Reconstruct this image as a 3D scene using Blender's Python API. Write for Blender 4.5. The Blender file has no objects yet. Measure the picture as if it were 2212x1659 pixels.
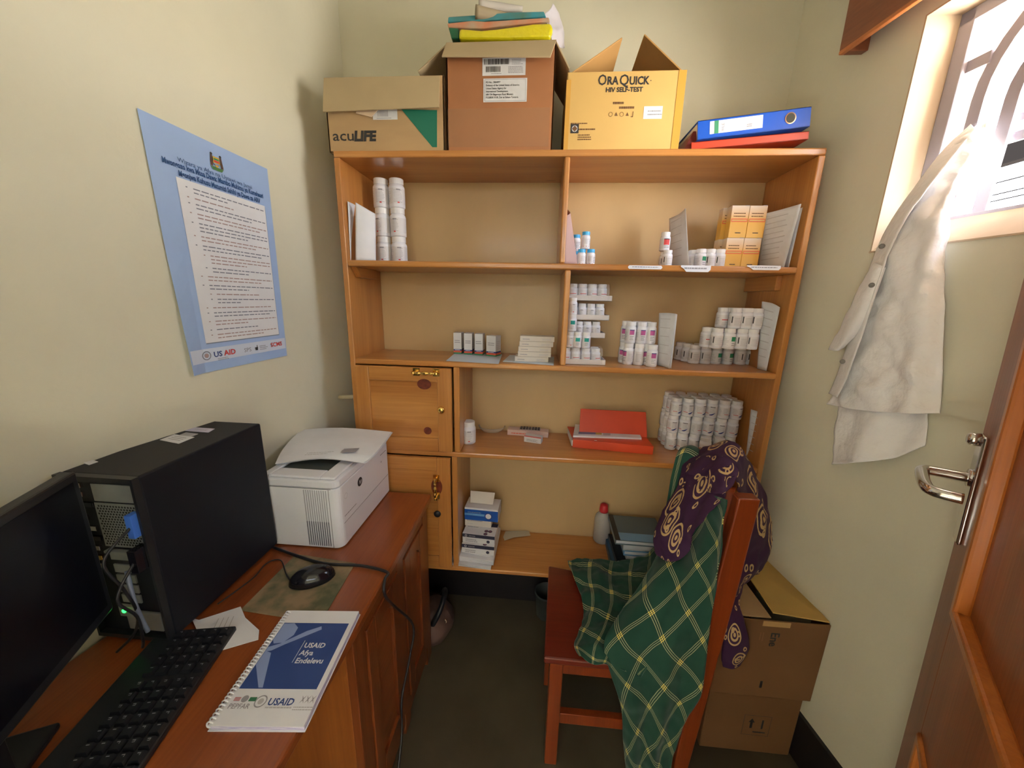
import bpy, bmesh, math, random
from mathutils import Vector, Matrix, noise
random.seed(7)
S = bpy.context.scene
COL = S.collection
R = math.radians

# ------------------------------------------------------------------ camera
FPX, PITCH, YAW, ROLL = 773.3, .2307, .0727, .0236
CAM = Vector((0, 0, 1.48))
def _axes():
    cp, sp, cy, sy = math.cos(PITCH), math.sin(PITCH), math.cos(YAW), math.sin(YAW)
    f = Vector((-sy*cp, cy*cp, -sp)); r = Vector((cy, sy, 0)); u = r.cross(f)
    c, s = math.cos(ROLL), math.sin(ROLL)
    return c*r + s*u, -s*r + c*u, f
AR, AU, AF = _axes()
def ray(px, py): return (px-1106)/FPX*AR - (py-829.5)/FPX*AU + AF
def at(px, py, ax, val):
    """point of the place seen at a photo position, on the plane x/y/z = val"""
    d = ray(px, py); i = 'xyz'.index(ax)
    return CAM + d*((val-CAM[i])/d[i])
cam = bpy.data.cameras.new('camera'); co = bpy.data.objects.new('camera', cam); COL.objects.link(co)
cam.sensor_width = 36; cam.lens = FPX/2212*36; cam.clip_start = .01
co.matrix_world = Matrix(((AR.x, AU.x, -AF.x, 0), (AR.y, AU.y, -AF.y, 0), (AR.z, AU.z, -AF.z, 1.48), (0, 0, 0, 1)))
S.camera = co
# ------------------------------------------------------------------ light
S.view_settings.view_transform = 'Standard'; S.view_settings.look = 'None'
S.view_settings.exposure = 0.5; S.view_settings.gamma = 1; S.view_settings.use_curve_mapping = False
W = bpy.data.worlds.new('sky'); S.world = W; W.use_nodes = True
nt = W.node_tree; bg = nt.nodes['Background']
tc = nt.nodes.new('ShaderNodeTexCoord'); sx = nt.nodes.new('ShaderNodeSeparateXYZ'); rp = nt.nodes.new('ShaderNodeValToRGB')
nt.links.new(tc.outputs['Generated'], sx.inputs[0]); nt.links.new(sx.outputs['Z'], rp.inputs[0]); nt.links.new(rp.outputs[0], bg.inputs[0])
# sunlit ground below the horizon, a bright hazy horizon and a deeper sky above
rp.color_ramp.elements[0].position = 0.0; rp.color_ramp.elements[0].color = (1, .95, .85, 1)
rp.color_ramp.elements[1].position = .7; rp.color_ramp.elements[1].color = (.10, .13, .20, 1)
for _p, _c in ((.03, (1, 1, 1, 1)), (.2, (.50, .56, .66, 1))):
    _e = rp.color_ramp.elements.new(_p); _e.color = _c
bg.inputs[1].default_value = 33
def portal(loc, rot, sx_, sy_):
    l = bpy.data.lights.new('daylight_portal', 'AREA'); l.shape = 'RECTANGLE'; l.size = sx_; l.size_y = sy_
    l.cycles.is_portal = True
    o = bpy.data.objects.new('daylight_portal', l); o.location = loc; o.rotation_euler = rot; COL.objects.link(o)
portal((1.16, .62, 1.86), (0, R(90), R(8)), .66, 1.1)
portal((-.1, -.2, 1.03), (R(-90), 0, R(180)), .86, 2.06)
# ------------------------------------------------------------------ materials
MATS = {}
def mat(name, col, rough=.6, metal=0, spec=.5, var=0, vscale=8, bump=0, bscale=60, coat=0, alpha=1, emit=0, trans=0, stretch=None, col2=None, sheen=0):
    if name in MATS: return MATS[name]
    m = bpy.data.materials.new(name); m.use_nodes = True; MATS[name] = m
    n = m.node_tree.nodes; L = m.node_tree.links; b = n['Principled BSDF']
    b.inputs['Base Color'].default_value = (*col, 1); b.inputs['Roughness'].default_value = rough
    b.inputs['Metallic'].default_value = metal; b.inputs['Specular IOR Level'].default_value = spec
    b.inputs['Coat Weight'].default_value = coat; b.inputs['Coat Roughness'].default_value = .12
    b.inputs['Alpha'].default_value = alpha; b.inputs['Transmission Weight'].default_value = trans
    if sheen: b.inputs['Sheen Weight'].default_value = sheen
    if emit: b.inputs['Emission Color'].default_value = (*col, 1); b.inputs['Emission Strength'].default_value = emit
    if var or bump or col2:
        t = n.new('ShaderNodeTexCoord'); mp = n.new('ShaderNodeMapping'); L.new(t.outputs['Object'], mp.inputs[0])
        if stretch: mp.inputs['Scale'].default_value = stretch
        if var or col2:
            z = n.new('ShaderNodeTexNoise'); z.inputs['Scale'].default_value = vscale; z.inputs['Detail'].default_value = 5
            L.new(mp.outputs[0], z.inputs['Vector'])
            r = n.new('ShaderNodeValToRGB'); L.new(z.outputs['Fac'], r.inputs[0]); L.new(r.outputs[0], b.inputs['Base Color'])
            c2 = col2 or tuple(max(0, c*(1-var)) for c in col); c1 = col if col2 else tuple(min(1, c*(1+var)) for c in col)
            r.color_ramp.elements[0].position = .35; r.color_ramp.elements[0].color = (*c2, 1)
            r.color_ramp.elements[1].position = .65; r.color_ramp.elements[1].color = (*c1, 1)
        if bump:
            z2 = n.new('ShaderNodeTexNoise'); z2.inputs['Scale'].default_value = bscale; z2.inputs['Detail'].default_value = 4
            L.new(mp.outputs[0], z2.inputs['Vector'])
            bp = n.new('ShaderNodeBump'); bp.inputs['Strength'].default_value = bump; bp.inputs['Distance'].default_value = .01
            L.new(z2.outputs['Fac'], bp.inputs['Height']); L.new(bp.outputs[0], b.inputs['Normal'])
    return m
def wood(name, c_light, c_dark, axis='x', rough=.3, coat=.35, ring=9, knots=True):
    if name in MATS: return MATS[name]
    m = bpy.data.materials.new(name); m.use_nodes = True; MATS[name] = m
    n = m.node_tree.nodes; L = m.node_tree.links; b = n['Principled BSDF']
    t = n.new('ShaderNodeTexCoord'); mp = n.new('ShaderNodeMapping'); L.new(t.outputs['Object'], mp.inputs[0])
    sc = [ring, ring, ring]; sc['xyz'.index(axis)] = ring*.07; mp.inputs['Scale'].default_value = sc
    z = n.new('ShaderNodeTexNoise'); z.inputs['Scale'].default_value = 1.6; z.inputs['Detail'].default_value = 6; z.inputs['Distortion'].default_value = .8
    L.new(mp.outputs[0], z.inputs['Vector'])
    mp2 = n.new('ShaderNodeMapping'); L.new(t.outputs['Object'], mp2.inputs[0])
    sc2 = [130, 130, 130]; sc2['xyz'.index(axis)] = 4; mp2.inputs['Scale'].default_value = sc2
    z2 = n.new('ShaderNodeTexNoise'); z2.inputs['Scale'].default_value = 1.2; z2.inputs['Detail'].default_value = 3; L.new(mp2.outputs[0], z2.inputs['Vector'])
    mx = n.new('ShaderNodeMix'); mx.data_type = 'FLOAT'; mx.inputs[0].default_value = .35; L.new(z.outputs['Fac'], mx.inputs[2]); L.new(z2.outputs['Fac'], mx.inputs[3])
    r = n.new('ShaderNodeValToRGB'); L.new(mx.outputs[0], r.inputs[0])
    r.color_ramp.elements[0].position = .33; r.color_ramp.elements[0].color = (*c_dark, 1)
    r.color_ramp.elements[1].position = .66; r.color_ramp.elements[1].color = (*c_light, 1)
    out = r.outputs[0]
    if knots:
        mk = n.new('ShaderNodeMapping'); L.new(t.outputs['Object'], mk.inputs[0])
        s3 = [7, 7, 7]; s3['xyz'.index(axis)] = 3; mk.inputs['Scale'].default_value = s3
        v = n.new('ShaderNodeTexVoronoi'); v.inputs['Scale'].default_value = 1; L.new(mk.outputs[0], v.inputs['Vector'])
        kr = n.new('ShaderNodeValToRGB'); L.new(v.outputs['Distance'], kr.inputs[0])
        kr.color_ramp.elements[0].position = .03; kr.color_ramp.elements[0].color = (1, 1, 1, 1)
        kr.color_ramp.elements[1].position = .09; kr.color_ramp.elements[1].color = (0, 0, 0, 1)
        mm = n.new('ShaderNodeMix'); mm.data_type = 'RGBA'; L.new(kr.outputs[0], mm.inputs[0]); L.new(out, mm.inputs[6])
        mm.inputs[7].default_value = (*[c*.35 for c in c_dark], 1); out = mm.outputs[2]
    L.new(out, b.inputs['Base Color'])
    b.inputs['Roughness'].default_value = rough; b.inputs['Coat Weight'].default_value = coat; b.inputs['Coat Roughness'].default_value = .15
    bp = n.new('ShaderNodeBump'); bp.inputs['Strength'].default_value = .08; bp.inputs['Distance'].default_value = .005
    L.new(z2.outputs['Fac'], bp.inputs['Height']); L.new(bp.outputs[0], b.inputs['Normal'])
    return m
PINE_L, PINE_D = (.59, .262, .068), (.41, .152, .034)
PX = wood('pine_across', PINE_L, PINE_D, 'x'); PZ = wood('pine_upright', PINE_L, PINE_D, 'z'); PY = wood('pine_deep', PINE_L, PINE_D, 'y')
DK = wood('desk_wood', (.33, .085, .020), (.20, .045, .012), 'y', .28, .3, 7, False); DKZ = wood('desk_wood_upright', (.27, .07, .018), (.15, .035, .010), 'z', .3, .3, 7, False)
DKX = wood('desk_wood_lit', (.40, .13, .026), (.26, .07, .016), 'z', .35, .2, 6, False)  # lighter copy of the desk wood, light on the near panel painted in
CH = wood('chair_wood', (.26, .047, .010), (.17, .027, .007), 'z', .3, .3, 8, False); CHS = wood('chair_seat_wood', (.17, .020, .009), (.11, .014, .007), 'x', .35, .2, 8, False)
DR = wood('door_wood', (.36, .10, .028), (.20, .05, .016), 'z', .4, .15, 5); DRM = wood('door_moulding_wood', (.62, .20, .035), (.42, .12, .024), 'z', .35, .25, 7, False)
PEL = wood('pelmet_wood', (.30, .10, .04), (.19, .062, .028), 'y', .45, .1, 6, False); PELE = wood('pelmet_edge_wood', (.60, .20, .06), (.45, .14, .04), 'y', .4, .1, 6, False)
M_WALL = mat('wall_paint', (.70, .665, .525), .62, var=.05, vscale=2.2, bump=.12, bscale=25, spec=.35)
M_REV = mat('reveal_plaster', (.58, .46, .33), .75, spec=.1, var=.04, bump=.1, bscale=25)
M_CEIL = mat('ceiling_paint', (.62, .60, .52), .8, var=.03)
M_FLOOR = mat('cement_floor', (.082, .068, .042), .42, var=.22, vscale=3.5, bump=.1, bscale=30)
M_BASE = mat('black_skirting_paint', (.014, .011, .012), .4, var=.2)
M_PLY = mat('plywood_back', (.60, .41, .20), .42, var=.07, vscale=3, stretch=(1, 1, .3), bump=.05, bscale=20, coat=.12)
M_WHITE = mat('white_plastic', (.83, .83, .88), .35)
M_CAPW = mat('white_cap', (.84, .83, .84), .4)
M_PAPER = mat('white_paper', (.80, .80, .84), .75, var=.03, vscale=12)
M_PAPERB = mat('bluish_paper', (.62, .70, .78), .75, var=.04, vscale=9)
M_PAPERP = mat('printed_paper', (.70, .70, .73), .75, var=.05, vscale=25)
M_INK = mat('black_ink', (.03, .028, .03), .6)
M_GREY = mat('grey_ink', (.32, .31, .34), .7)
M_LG = mat('pale_grey_ink', (.52, .50, .52), .7)
M_RED = mat('red_ink', (.62, .05, .05), .6)
M_DBLUE = mat('navy_ink', (.03, .05, .22), .6)
M_PURP = mat('magenta_ink', (.50, .10, .30), .6)
M_GRN = mat('green_ink', (.02, .26, .12), .6)
M_TEAL = mat('teal_ink', (.01, .30, .26), .6)
M_ORG = mat('orange_ink', (.75, .12, .06), .6)
M_BRASS = mat('brass', (.78, .52, .16), .22, 1)
M_CHROME = mat('chrome', (.72, .70, .68), .12, 1)
M_BLACK = mat('black_plastic', (.012, .013, .016), .4)
M_BLACKG = mat('glossy_black_plastic', (.008, .008, .012), .12)
M_STEEL = mat('grey_steel', (.33, .35, .34), .38, .6, var=.08, vscale=20)
M_CARD = mat('cardboard', (.50, .33, .17), .8, var=.06, vscale=5, stretch=(1, 1, 3))
M_CARDI = mat('cardboard_inside', (.48, .37, .22), .85, var=.05, vscale=5)
M_CARDO = mat('orange_brown_cardboard', (.40, .165, .07), .45, var=.08, vscale=4, coat=.15)
M_CARDY = mat('yellow_cardboard', (.68, .43, .14), .7, var=.05, vscale=4)
M_CARDYI = mat('yellow_cardboard_inside', (.52, .28, .09), .8, var=.05)
M_CARDD = mat('brown_cardboard', (.18, .085, .032), .75, var=.08, vscale=4)
M_TAPE = mat('brown_tape', (.68, .36, .07), .2, coat=.4)
M_WFRAME = mat('white_painted_steel', (.40, .37, .42), .55, spec=.2)
M_PAPIN = mat('folder_red', (.62, .06, .015), .4, var=.05)

# ------------------------------------------------------------------ mesh building
ORG = {}
def worg(o):
    return ORG.get(o.name, Vector((0, 0, 0))) if o else Vector((0, 0, 0))
class MB:
    def __init__(s): s.v = []; s.f = []; s.m = []; s.uv = None; s.mats = []
    def mi(s, m):
        if m is None: m = s.mats[0] if s.mats else None
        if m is None: return 0
        if m not in s.mats: s.mats.append(m)
        return s.mats.index(m)
    def add(s, vs, fs, m=None, M=None):
        o = len(s.v); i = s.mi(m)
        s.v += [(M @ Vector(p) if M else Vector(p)) for p in vs]
        s.f += [tuple(o+k for k in f) for f in fs]; s.m += [i]*len(fs); return s
    def box(s, x0, x1, y0, y1, z0, z1, m=None, M=None):
        vs = [(x, y, z) for z in (z0, z1) for y in (y0, y1) for x in (x0, x1)]
        return s.add(vs, [(0, 2, 3, 1), (4, 5, 7, 6), (0, 1, 5, 4), (2, 6, 7, 3), (0, 4, 6, 2), (1, 3, 7, 5)], m, M)
    def hexa(s, p, m=None):   # p: 4 bottom (ccw) then 4 top
        return s.add(p, [(3, 2, 1, 0), (4, 5, 6, 7), (0, 1, 5, 4), (1, 2, 6, 5), (2, 3, 7, 6), (3, 0, 4, 7)], m)
    def prism(s, pts, z0, z1, m=None, M=None):   # outline in xy extruded along z
        n = len(pts)
        vs = [(x, y, z0) for x, y in pts] + [(x, y, z1) for x, y in pts]
        fs = [tuple(reversed(range(n))), tuple(range(n, 2*n))] + [(i, (i+1) % n, n+(i+1) % n, n+i) for i in range(n)]
        return s.add(vs, fs, m, M)
    def lathe(s, prof, seg=24, m=None, M=None, a0=0, a1=360, cap=True):
        full = abs(a1-a0) >= 360; k = seg if full else seg+1
        vs = []
        for r_, z in prof:
            for i in range(k):
                a = R(a0+(a1-a0)*i/seg); vs.append((r_*math.cos(a), r_*math.sin(a), z))
        fs = []
        for j in range(len(prof)-1):
            for i in range(seg):
                i2 = (i+1) % k if full else i+1
                fs.append((j*k+i, j*k+i2, (j+1)*k+i2, (j+1)*k+i))
        if full and cap:
            if prof[0][0] > 1e-6: fs.append(tuple(reversed(range(k))))
            if prof[-1][0] > 1e-6: fs.append(tuple((len(prof)-1)*k+i for i in range(k)))
        return s.add(vs, fs, m, M)
    def tube(s, pts, rad, seg=8, m=None, sub=6):
        P = smooth(pts, sub) if sub > 1 else [Vector(p) for p in pts]
        vs = []; n = len(P); up = None
        for i, p in enumerate(P):
            t = (P[min(i+1, n-1)]-P[max(i-1, 0)]).normalized()
            if up is None: up = t.orthogonal().normalized()
            up = (up-t*up.dot(t)).normalized(); b = t.cross(up)
            rr = rad(i/(n-1)) if callable(rad) else rad
            for k in range(seg):
                a = 2*math.pi*k/seg; vs.append(p+(up*math.cos(a)+b*math.sin(a))*rr)
        fs = [(i*seg+k, i*seg+(k+1) % seg, (i+1)*seg+(k+1) % seg, (i+1)*seg+k) for i in range(n-1) for k in range(seg)]
        fs += [tuple(reversed(range(seg))), tuple((n-1)*seg+k for k in range(seg))]
        return s.add(vs, fs, m)
    def text(s, t, size, M, m, bold=0, align='CENTER', squash=1, shear=0, fit=0):
        cu = bpy.data.curves.new('t', 'FONT'); cu.body = t; cu.size = size; cu.align_x = align; cu.offset = bold; cu.resolution_u = 2; cu.shear = shear
        o = bpy.data.objects.new('t', cu); COL.objects.link(o)
        me = bpy.data.meshes.new_from_object(o.evaluated_get(bpy.context.evaluated_depsgraph_get()))
        if fit: squash = fit/max(1e-6, max(v.co.x for v in me.vertices)-min(v.co.x for v in me.vertices))
        vs = [(v.co.x*squash, v.co.y, 0) for v in me.vertices]; fs = [tuple(p.vertices) for p in me.polygons]
        bpy.data.objects.remove(o); bpy.data.curves.remove(cu); bpy.data.meshes.remove(me)
        return s.add(vs, fs, m, M)
    def lines(s, x0, x1, y, n, dy, hgt, m, M, words=True, ragged=.3):
        """n lines of illegible word-like marks"""
        for k in range(n):
            x = x0; xe = x1-(x1-x0)*random.random()*ragged
            while x < xe:
                w = min((x1-x0)*random.uniform(.05, .14), xe-x) if words else xe-x
                s.add([(x, y-k*dy, 0), (x+w, y-k*dy, 0), (x+w, y-k*dy+hgt, 0), (x, y-k*dy+hgt, 0)], [(0, 1, 2, 3)], m, M)
                x += w+(x1-x0)*.018
        return s
    def quad(s, x0, x1, y0, y1, m, M, z=0):
        return s.add([(x0, y0, z), (x1, y0, z), (x1, y1, z), (x0, y1, z)], [(0, 1, 2, 3)], m, M)
    def poly(s, pts, m, M, z=0):
        return s.add([(x, y, z) for x, y in pts], [tuple(range(len(pts)))], m, M)
    def disc(s, x, y, r_, m, M, z=0, seg=20, sy=1):
        return s.poly([(x+r_*math.cos(2*math.pi*i/seg), y+r_*sy*math.sin(2*math.pi*i/seg)) for i in range(seg)], m, M, z)
    def ring(s, x, y, r0, r1, m, M, z=0, seg=24):
        vs = []; fs = []
        for i in range(seg):
            a = 2*math.pi*i/seg
            vs += [(x+r0*math.cos(a), y+r0*math.sin(a), z), (x+r1*math.cos(a), y+r1*math.sin(a), z)]
            j = (i+1) % seg; fs.append((2*i, 2*i+1, 2*j+1, 2*j))
        return s.add(vs, fs, m, M)
    def build(s, name, m=None, parent=None, bevel=0, smooth_=False, solid=0, world=True, segs=2):
        me = bpy.data.meshes.new(name); off = worg(parent) if world else Vector((0, 0, 0))
        me.from_pydata([p-off for p in s.v], [], s.f)
        ms = s.mats if s.mats and (m is None or m in s.mats) else ([m] if not s.mats else s.mats)
        for k in ms:
            if k: me.materials.append(k)
        for p, i in zip(me.polygons, s.m): p.material_index = min(i, max(0, len(ms)-1))
        if s.uv:
            ul = me.uv_layers.new(name='UVMap')
            for lp in me.loops: ul.data[lp.index].uv = s.uv[lp.vertex_index]
        if smooth_: me.polygons.foreach_set('use_smooth', [True]*len(me.polygons))
        me.update()
        o = bpy.data.objects.new(name, me); COL.objects.link(o)
        if parent: o.parent = parent; ORG[o.name] = worg(parent) if world else Vector((0, 0, 0))
        if solid:
            md = o.modifiers.new('s', 'SOLIDIFY'); md.thickness = solid; md.offset = 0
        if bevel:
            md = o.modifiers.new('b', 'BEVEL'); md.width = bevel; md.segments = segs; md.limit_method = 'ANGLE'; md.angle_limit = R(40)
            md.harden_normals = False
        return o
def smooth(pts, sub):
    P = [Vector(p) for p in pts]; out = []
    for i in range(len(P)-1):
        a = P[max(i-1, 0)]; b = P[i]; c = P[i+1]; d = P[min(i+2, len(P)-1)]
        for k in range(sub):
            t = k/sub
            out.append(.5*((2*b)+(c-a)*t+(2*a-5*b+4*c-d)*t*t+(3*b-a-3*c+d)*t**3))
    out.append(P[-1]); return out
def cloth_grid(mb, rows, su=8, sv=8, wr=0, ws=30, m=None, uvs=(1, 1), uvo=(0, 0), fold=None, seed=0):
    """smooth sheet through rows of control points; wr = wrinkle height"""
    rr = [smooth(r_, su) for r_ in rows]
    cols = [smooth([r_[k] for r_ in rr], sv) for k in range(len(rr[0]))]
    nu, nv = len(cols), len(cols[0])
    o = len(mb.v)
    if mb.uv is None: mb.uv = []
    # arc lengths for uv
    for i in range(nu):
        for j in range(nv):
            p = cols[i][j]
            a = cols[min(i+1, nu-1)][j]-cols[max(i-1, 0)][j]; b = cols[i][min(j+1, nv-1)]-cols[i][max(j-1, 0)]
            n_ = a.cross(b); n_ = n_.normalized() if n_.length > 1e-9 else Vector((0, 0, 1))
            h = 0
            if wr:
                q = p*ws+Vector((seed, seed*2, 0)); h = wr*(noise.noise(q)+.5*noise.noise(q*2.1))
            if fold:
                h += fold[0]*math.sin(i/(nu-1)*2*math.pi*fold[1]+j/(nv-1)*fold[2])*(.08+.92*j/(nv-1))
            mb.v.append(p+n_*h); mb.uv.append((uvo[0]+uvs[0]*j/(nv-1), uvo[1]+uvs[1]*i/(nu-1)))
    idx = mb.mi(m)
    for i in range(nu-1):
        for j in range(nv-1):
            mb.f.append((o+i*nv+j, o+(i+1)*nv+j, o+(i+1)*nv+j+1, o+i*nv+j+1)); mb.m.append(idx)
    return mb
def tag(o, label, cat, group=None, kind=None):
    o['label'] = label; o['category'] = cat
    if group: o['group'] = group
    if kind: o['kind'] = kind
    return o
def thing(name, label, cat, loc=(0, 0, 0), rz=0, group=None, kind=None):
    o = bpy.data.objects.new(name, None); COL.objects.link(o); o.empty_display_size = .02
    o.location = loc; o.rotation_euler = (0, 0, rz); ORG[o.name] = Vector(loc)
    return tag(o, label, cat, group, kind)
def struct(name, mb, m=None, bevel=0):
    o = mb.build(name, m, None, bevel); o['kind'] = 'structure'; return o
def copy_tree(o, parent=None):
    c = o.copy(); COL.objects.link(c)
    if parent: c.parent = parent
    for ch in list(o.children): copy_tree(ch, c)
    return c
def frame(o, xa, za):
    """matrix with local x along xa, local y along za, z the normal"""
    xa = Vector(xa).normalized(); za = Vector(za).normalized(); n = xa.cross(za).normalized()
    return Matrix(((xa.x, za.x, n.x, o[0]), (xa.y, za.y, n.y, o[1]), (xa.z, za.z, n.z, o[2]), (0, 0, 0, 1)))
FX = lambda p: frame(p, (1, 0, 0), (0, 0, 1))          # facing the viewer (-y)
def LW(y): return -.78-.148*(1.53-y)                   # left wall
def RW(y): return .84+.138*(1.53-y)                    # right wall
def atr(px, py, off=.0):
    d = ray(px, py); t = (.84+.138*1.53-off)/(d.x+.138*d.y); return CAM+d*t
def atl(px, py, off=.0):
    d = ray(px, py); t = (-.78-.148*1.53+off)/(d.x-.148*d.y); return CAM+d*t

# ================================================================== SETTING
YB, YF, ZC = 1.53, -.06, 2.75
struct('floor', MB().box(-1.4, 1.5, -2.5, 1.75, -.05, 0), M_FLOOR)
struct('ceiling', MB().box(-1.25, 1.45, -.2, 1.75, ZC, ZC+.05), M_CEIL)
struct('wall_back', MB().box(-1.0, 1.05, YB, YB+.15, 0, ZC), M_WALL)
def slab(f, y0, y1, z0, z1, off0, off1, m=None, mb=None):
    mb = mb or MB()
    p = [(f(y0)+off0, y0), (f(y0)+off1, y0), (f(y1)+off1, y1), (f(y1)+off0, y1)]
    if off1 < off0: p.reverse()
    return mb.hexa([(x, y, z0) for x, y in p]+[(x, y, z1) for x, y in p], m)
struct('wall_left', slab(LW, -.2, YB+.1, 0, ZC, 0, -.15), M_WALL)
WY0, WY1, WZ0, WZ1 = .28, 1.115, 1.632, 2.17      # window opening
wr = MB(); T = .22
slab(RW, -.2, WY0, 0, ZC, 0, T, M_WALL, wr); slab(RW, WY1, YB+.1, 0, ZC, 0, T, M_WALL, wr)
slab(RW, WY0, WY1, 0, WZ0, 0, T, M_WALL, wr); slab(RW, WY0, WY1, WZ1, ZC, 0, T, M_WALL, wr)
struct('wall_right', wr, M_WALL)
# plaster lining of the opening (reveal) with a sloped sill
rv = MB(); e = .004
slab(RW, WY1-e, WY1, WZ0, WZ1, -.001, T+.001, M_REV, rv); slab(RW, WY0, WY0+e, WZ0, WZ1, -.001, T+.001, M_REV, rv)
slab(RW, WY0, WY1, WZ1-e, WZ1, -.001, T+.001, M_REV, rv)
def wp(y, off, z): return (RW(y)+off, y, z)
rv.hexa([wp(WY0, -.003, WZ0-.004), wp(WY0, .075, WZ0-.004), wp(WY1, .075, WZ0-.004), wp(WY1, -.003, WZ0-.004),
         wp(WY0, -.003, WZ0), wp(WY0, .075, WZ0+.062), wp(WY1, .075, WZ0+.062), wp(WY1, -.003, WZ0)], M_REV)
struct('trim_1', rv, M_REV)
fw = MB()
fw.box(-1.3, -.53, YF-.12, YF, 0, ZC, M_WALL); fw.box(.33, 1.4, YF-.12, YF, 0, ZC, M_WALL); fw.box(-.53, .33, YF-.12, YF, 2.06, ZC, M_WALL)
struct('wall_front', fw, M_WALL)
struct('baseboard_back', MB().box(-.78, .84, YB-.012, YB, 0, .17), M_BASE)
struct('baseboard_right', slab(RW, -.05, YB-.012, 0, .17, -.012, 0), M_BASE)
struct('baseboard_left', slab(LW, -.05, YB-.012, 0, .17, .012, 0), M_BASE)
# outside: unseen roof and wall added behind the viewer to limit doorway light, and the building across from the window
struct('light_limit_roof', MB().box(-1.6, 1.6, -2.3, -.2, 2.25, 2.33), M_CEIL)
o = MB().box(-1.6, 1.6, -2.6, -2.5, 0, 2.235).build('light_limit_wall', M_WALL); tag(o, 'unseen plastered wall added behind the doorway to limit its light', 'wall', kind='structure')

# window: steel frame and arched burglar bars
w = bpy.data.objects.new('window_1', None); COL.objects.link(w); w['kind'] = 'structure'; ORG[w.name] = Vector()
fb = MB(); GO = .075
def wbox(mb, y0, y1, z0, z1, o0, o1, m=None): slab(RW, y0, y1, z0, z1, o0, o1, m, mb)
wbox(fb, WY1-.034, WY1-.004, WZ0+.03, WZ1-.004, GO, GO+.012); wbox(fb, WY0+.004, WY0+.034, WZ0+.03, WZ1-.004, GO, GO+.012)
wbox(fb, WY0, WY1-.004, WZ1-.032, WZ1-.004, GO, GO+.012); wbox(fb, WY0, WY1-.004, WZ0+.055, WZ0+.07, GO, GO+.012)
fb.build('window_frame', M_WFRAME, w, bevel=.002)
def warc(mb, yl, yr, zs, zt, wd, off, dep=.006):
    """flat bar: up from the sill at yl, over a half ellipse, down at yr"""
    yc = (yl+yr)/2; ry = abs(yl-yr)/2; rz = zt-zs; P = [(yl, WZ0+.06)]
    for k in range(0, 25):
        a = math.pi*k/24; P.append((yc+(yl-yc)*math.cos(a), zs+rz*math.sin(a)))
    P.append((yr, WZ0+.06)); n = len(P); vs = []
    for i, (y, z) in enumerate(P):
        a = P[max(i-1, 0)]; b = P[min(i+1, n-1)]; ty, tz = b[0]-a[0], b[1]-a[1]; l = math.hypot(ty, tz); ny, nz = -tz/l, ty/l
        for s_, d_ in ((-1, 0), (1, 0), (1, dep), (-1, dep)):
            yy, zz = y+ny*wd/2*s_, z+nz*wd/2*s_; vs.append((RW(yy)+off+d_, yy, zz))
    fs = [(i*4+k, i*4+(k+1) % 4, (i+1)*4+(k+1) % 4, (i+1)*4+k) for i in range(n-1) for k in range(4)]+[(0, 1, 2, 3), tuple((n-1)*4+k for k in (3, 2, 1, 0))]
    return mb.add(vs, fs)
warc(MB(), 1.045, .345, 1.96, 2.235, .024, GO+.014).build('window_bar', M_WFRAME, w)
warc(MB(), .985, .405, 1.94, 2.13, .024, GO+.016).build('window_bar', M_WFRAME, w)
for y in (.895, .78, .60, .46):
    b = MB(); wbox(b, y-.012, y+.012, WZ0+.06, 2.13, GO+.024, GO+.03); b.build('window_bar', M_WFRAME, w)
for z, h in ((1.845, .02), (1.885, .016)):
    b = MB(); wbox(b, .345, 1.0, z, z+h, GO+.032, GO+.038); b.build('window_bar', M_WFRAME, w)
b = MB(); wbox(b, WY0, 1.0, WZ0+.052, WZ0+.064, GO+.012, GO+.036); b.build('window_bar', M_STEEL, w)
b = MB(); wbox(b, 1.04, 1.085, 2.03, 2.055, GO+.01, GO+.03); b.build('bracket', M_WFRAME, w)
# dark eaves beam and thin sheeting ridges outside, seen through the bars
g = thing('veranda_eaves', 'dark eaves beam with thin pale ridge lines outside, seen through the window bars', 'eaves', (2.6, 2.2, 2.2))
M_EAV = mat('eaves_dark', (.004, .0035, .0035), .9, spec=0)
MB().box(2.6, 2.66, .6, 3.6, 2.30, 2.43).build('beam', M_EAV, g)
for z in (2.20, 2.135, 2.10): MB().box(2.6, 2.606, .6, 3.6, z, z+.006).build('ridge', M_EAV, g)

# wooden curtain pelmet above the window
pe = thing('curtain_pelmet', 'dark brown wooden pelmet box fixed to the wall above the window', 'pelmet', (RW(.7), .7, 2.15), group=None)
def pbox(y0, y1, o0, o1, z0, z1, m, nm): b = MB(); slab(RW, y0, y1, z0, z1, o0, o1, m, b); return b.build(nm, m, pe, bevel=.002)
pbox(.05, 1.27, -.062, -.05, 2.185, 2.43, PEL, 'front_board'); pbox(.05, 1.27, -.0625, -.0495, 2.176, 2.186, PELE, 'edge_strip')
pbox(1.25, 1.27, -.05, -.001, 2.176, 2.33, PEL, 'end_board'); pbox(.03, 1.29, -.075, -.001, 2.43, 2.45, PEL, 'top_board')
pbox(.05, .07, -.05, -.001, 2.176, 2.33, PEL, 'end_board')

# ------------------------------------------------------------------ door, standing open on the right
E0 = Vector((.874, .658, 0)); da = R(38.7)
dirv = Vector((-math.sin(da), -math.cos(da), 0))     # from the free edge towards the hinge
d1 = bpy.data.objects.new('door_1', None); COL.objects.link(d1); d1['kind'] = 'structure'
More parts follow.
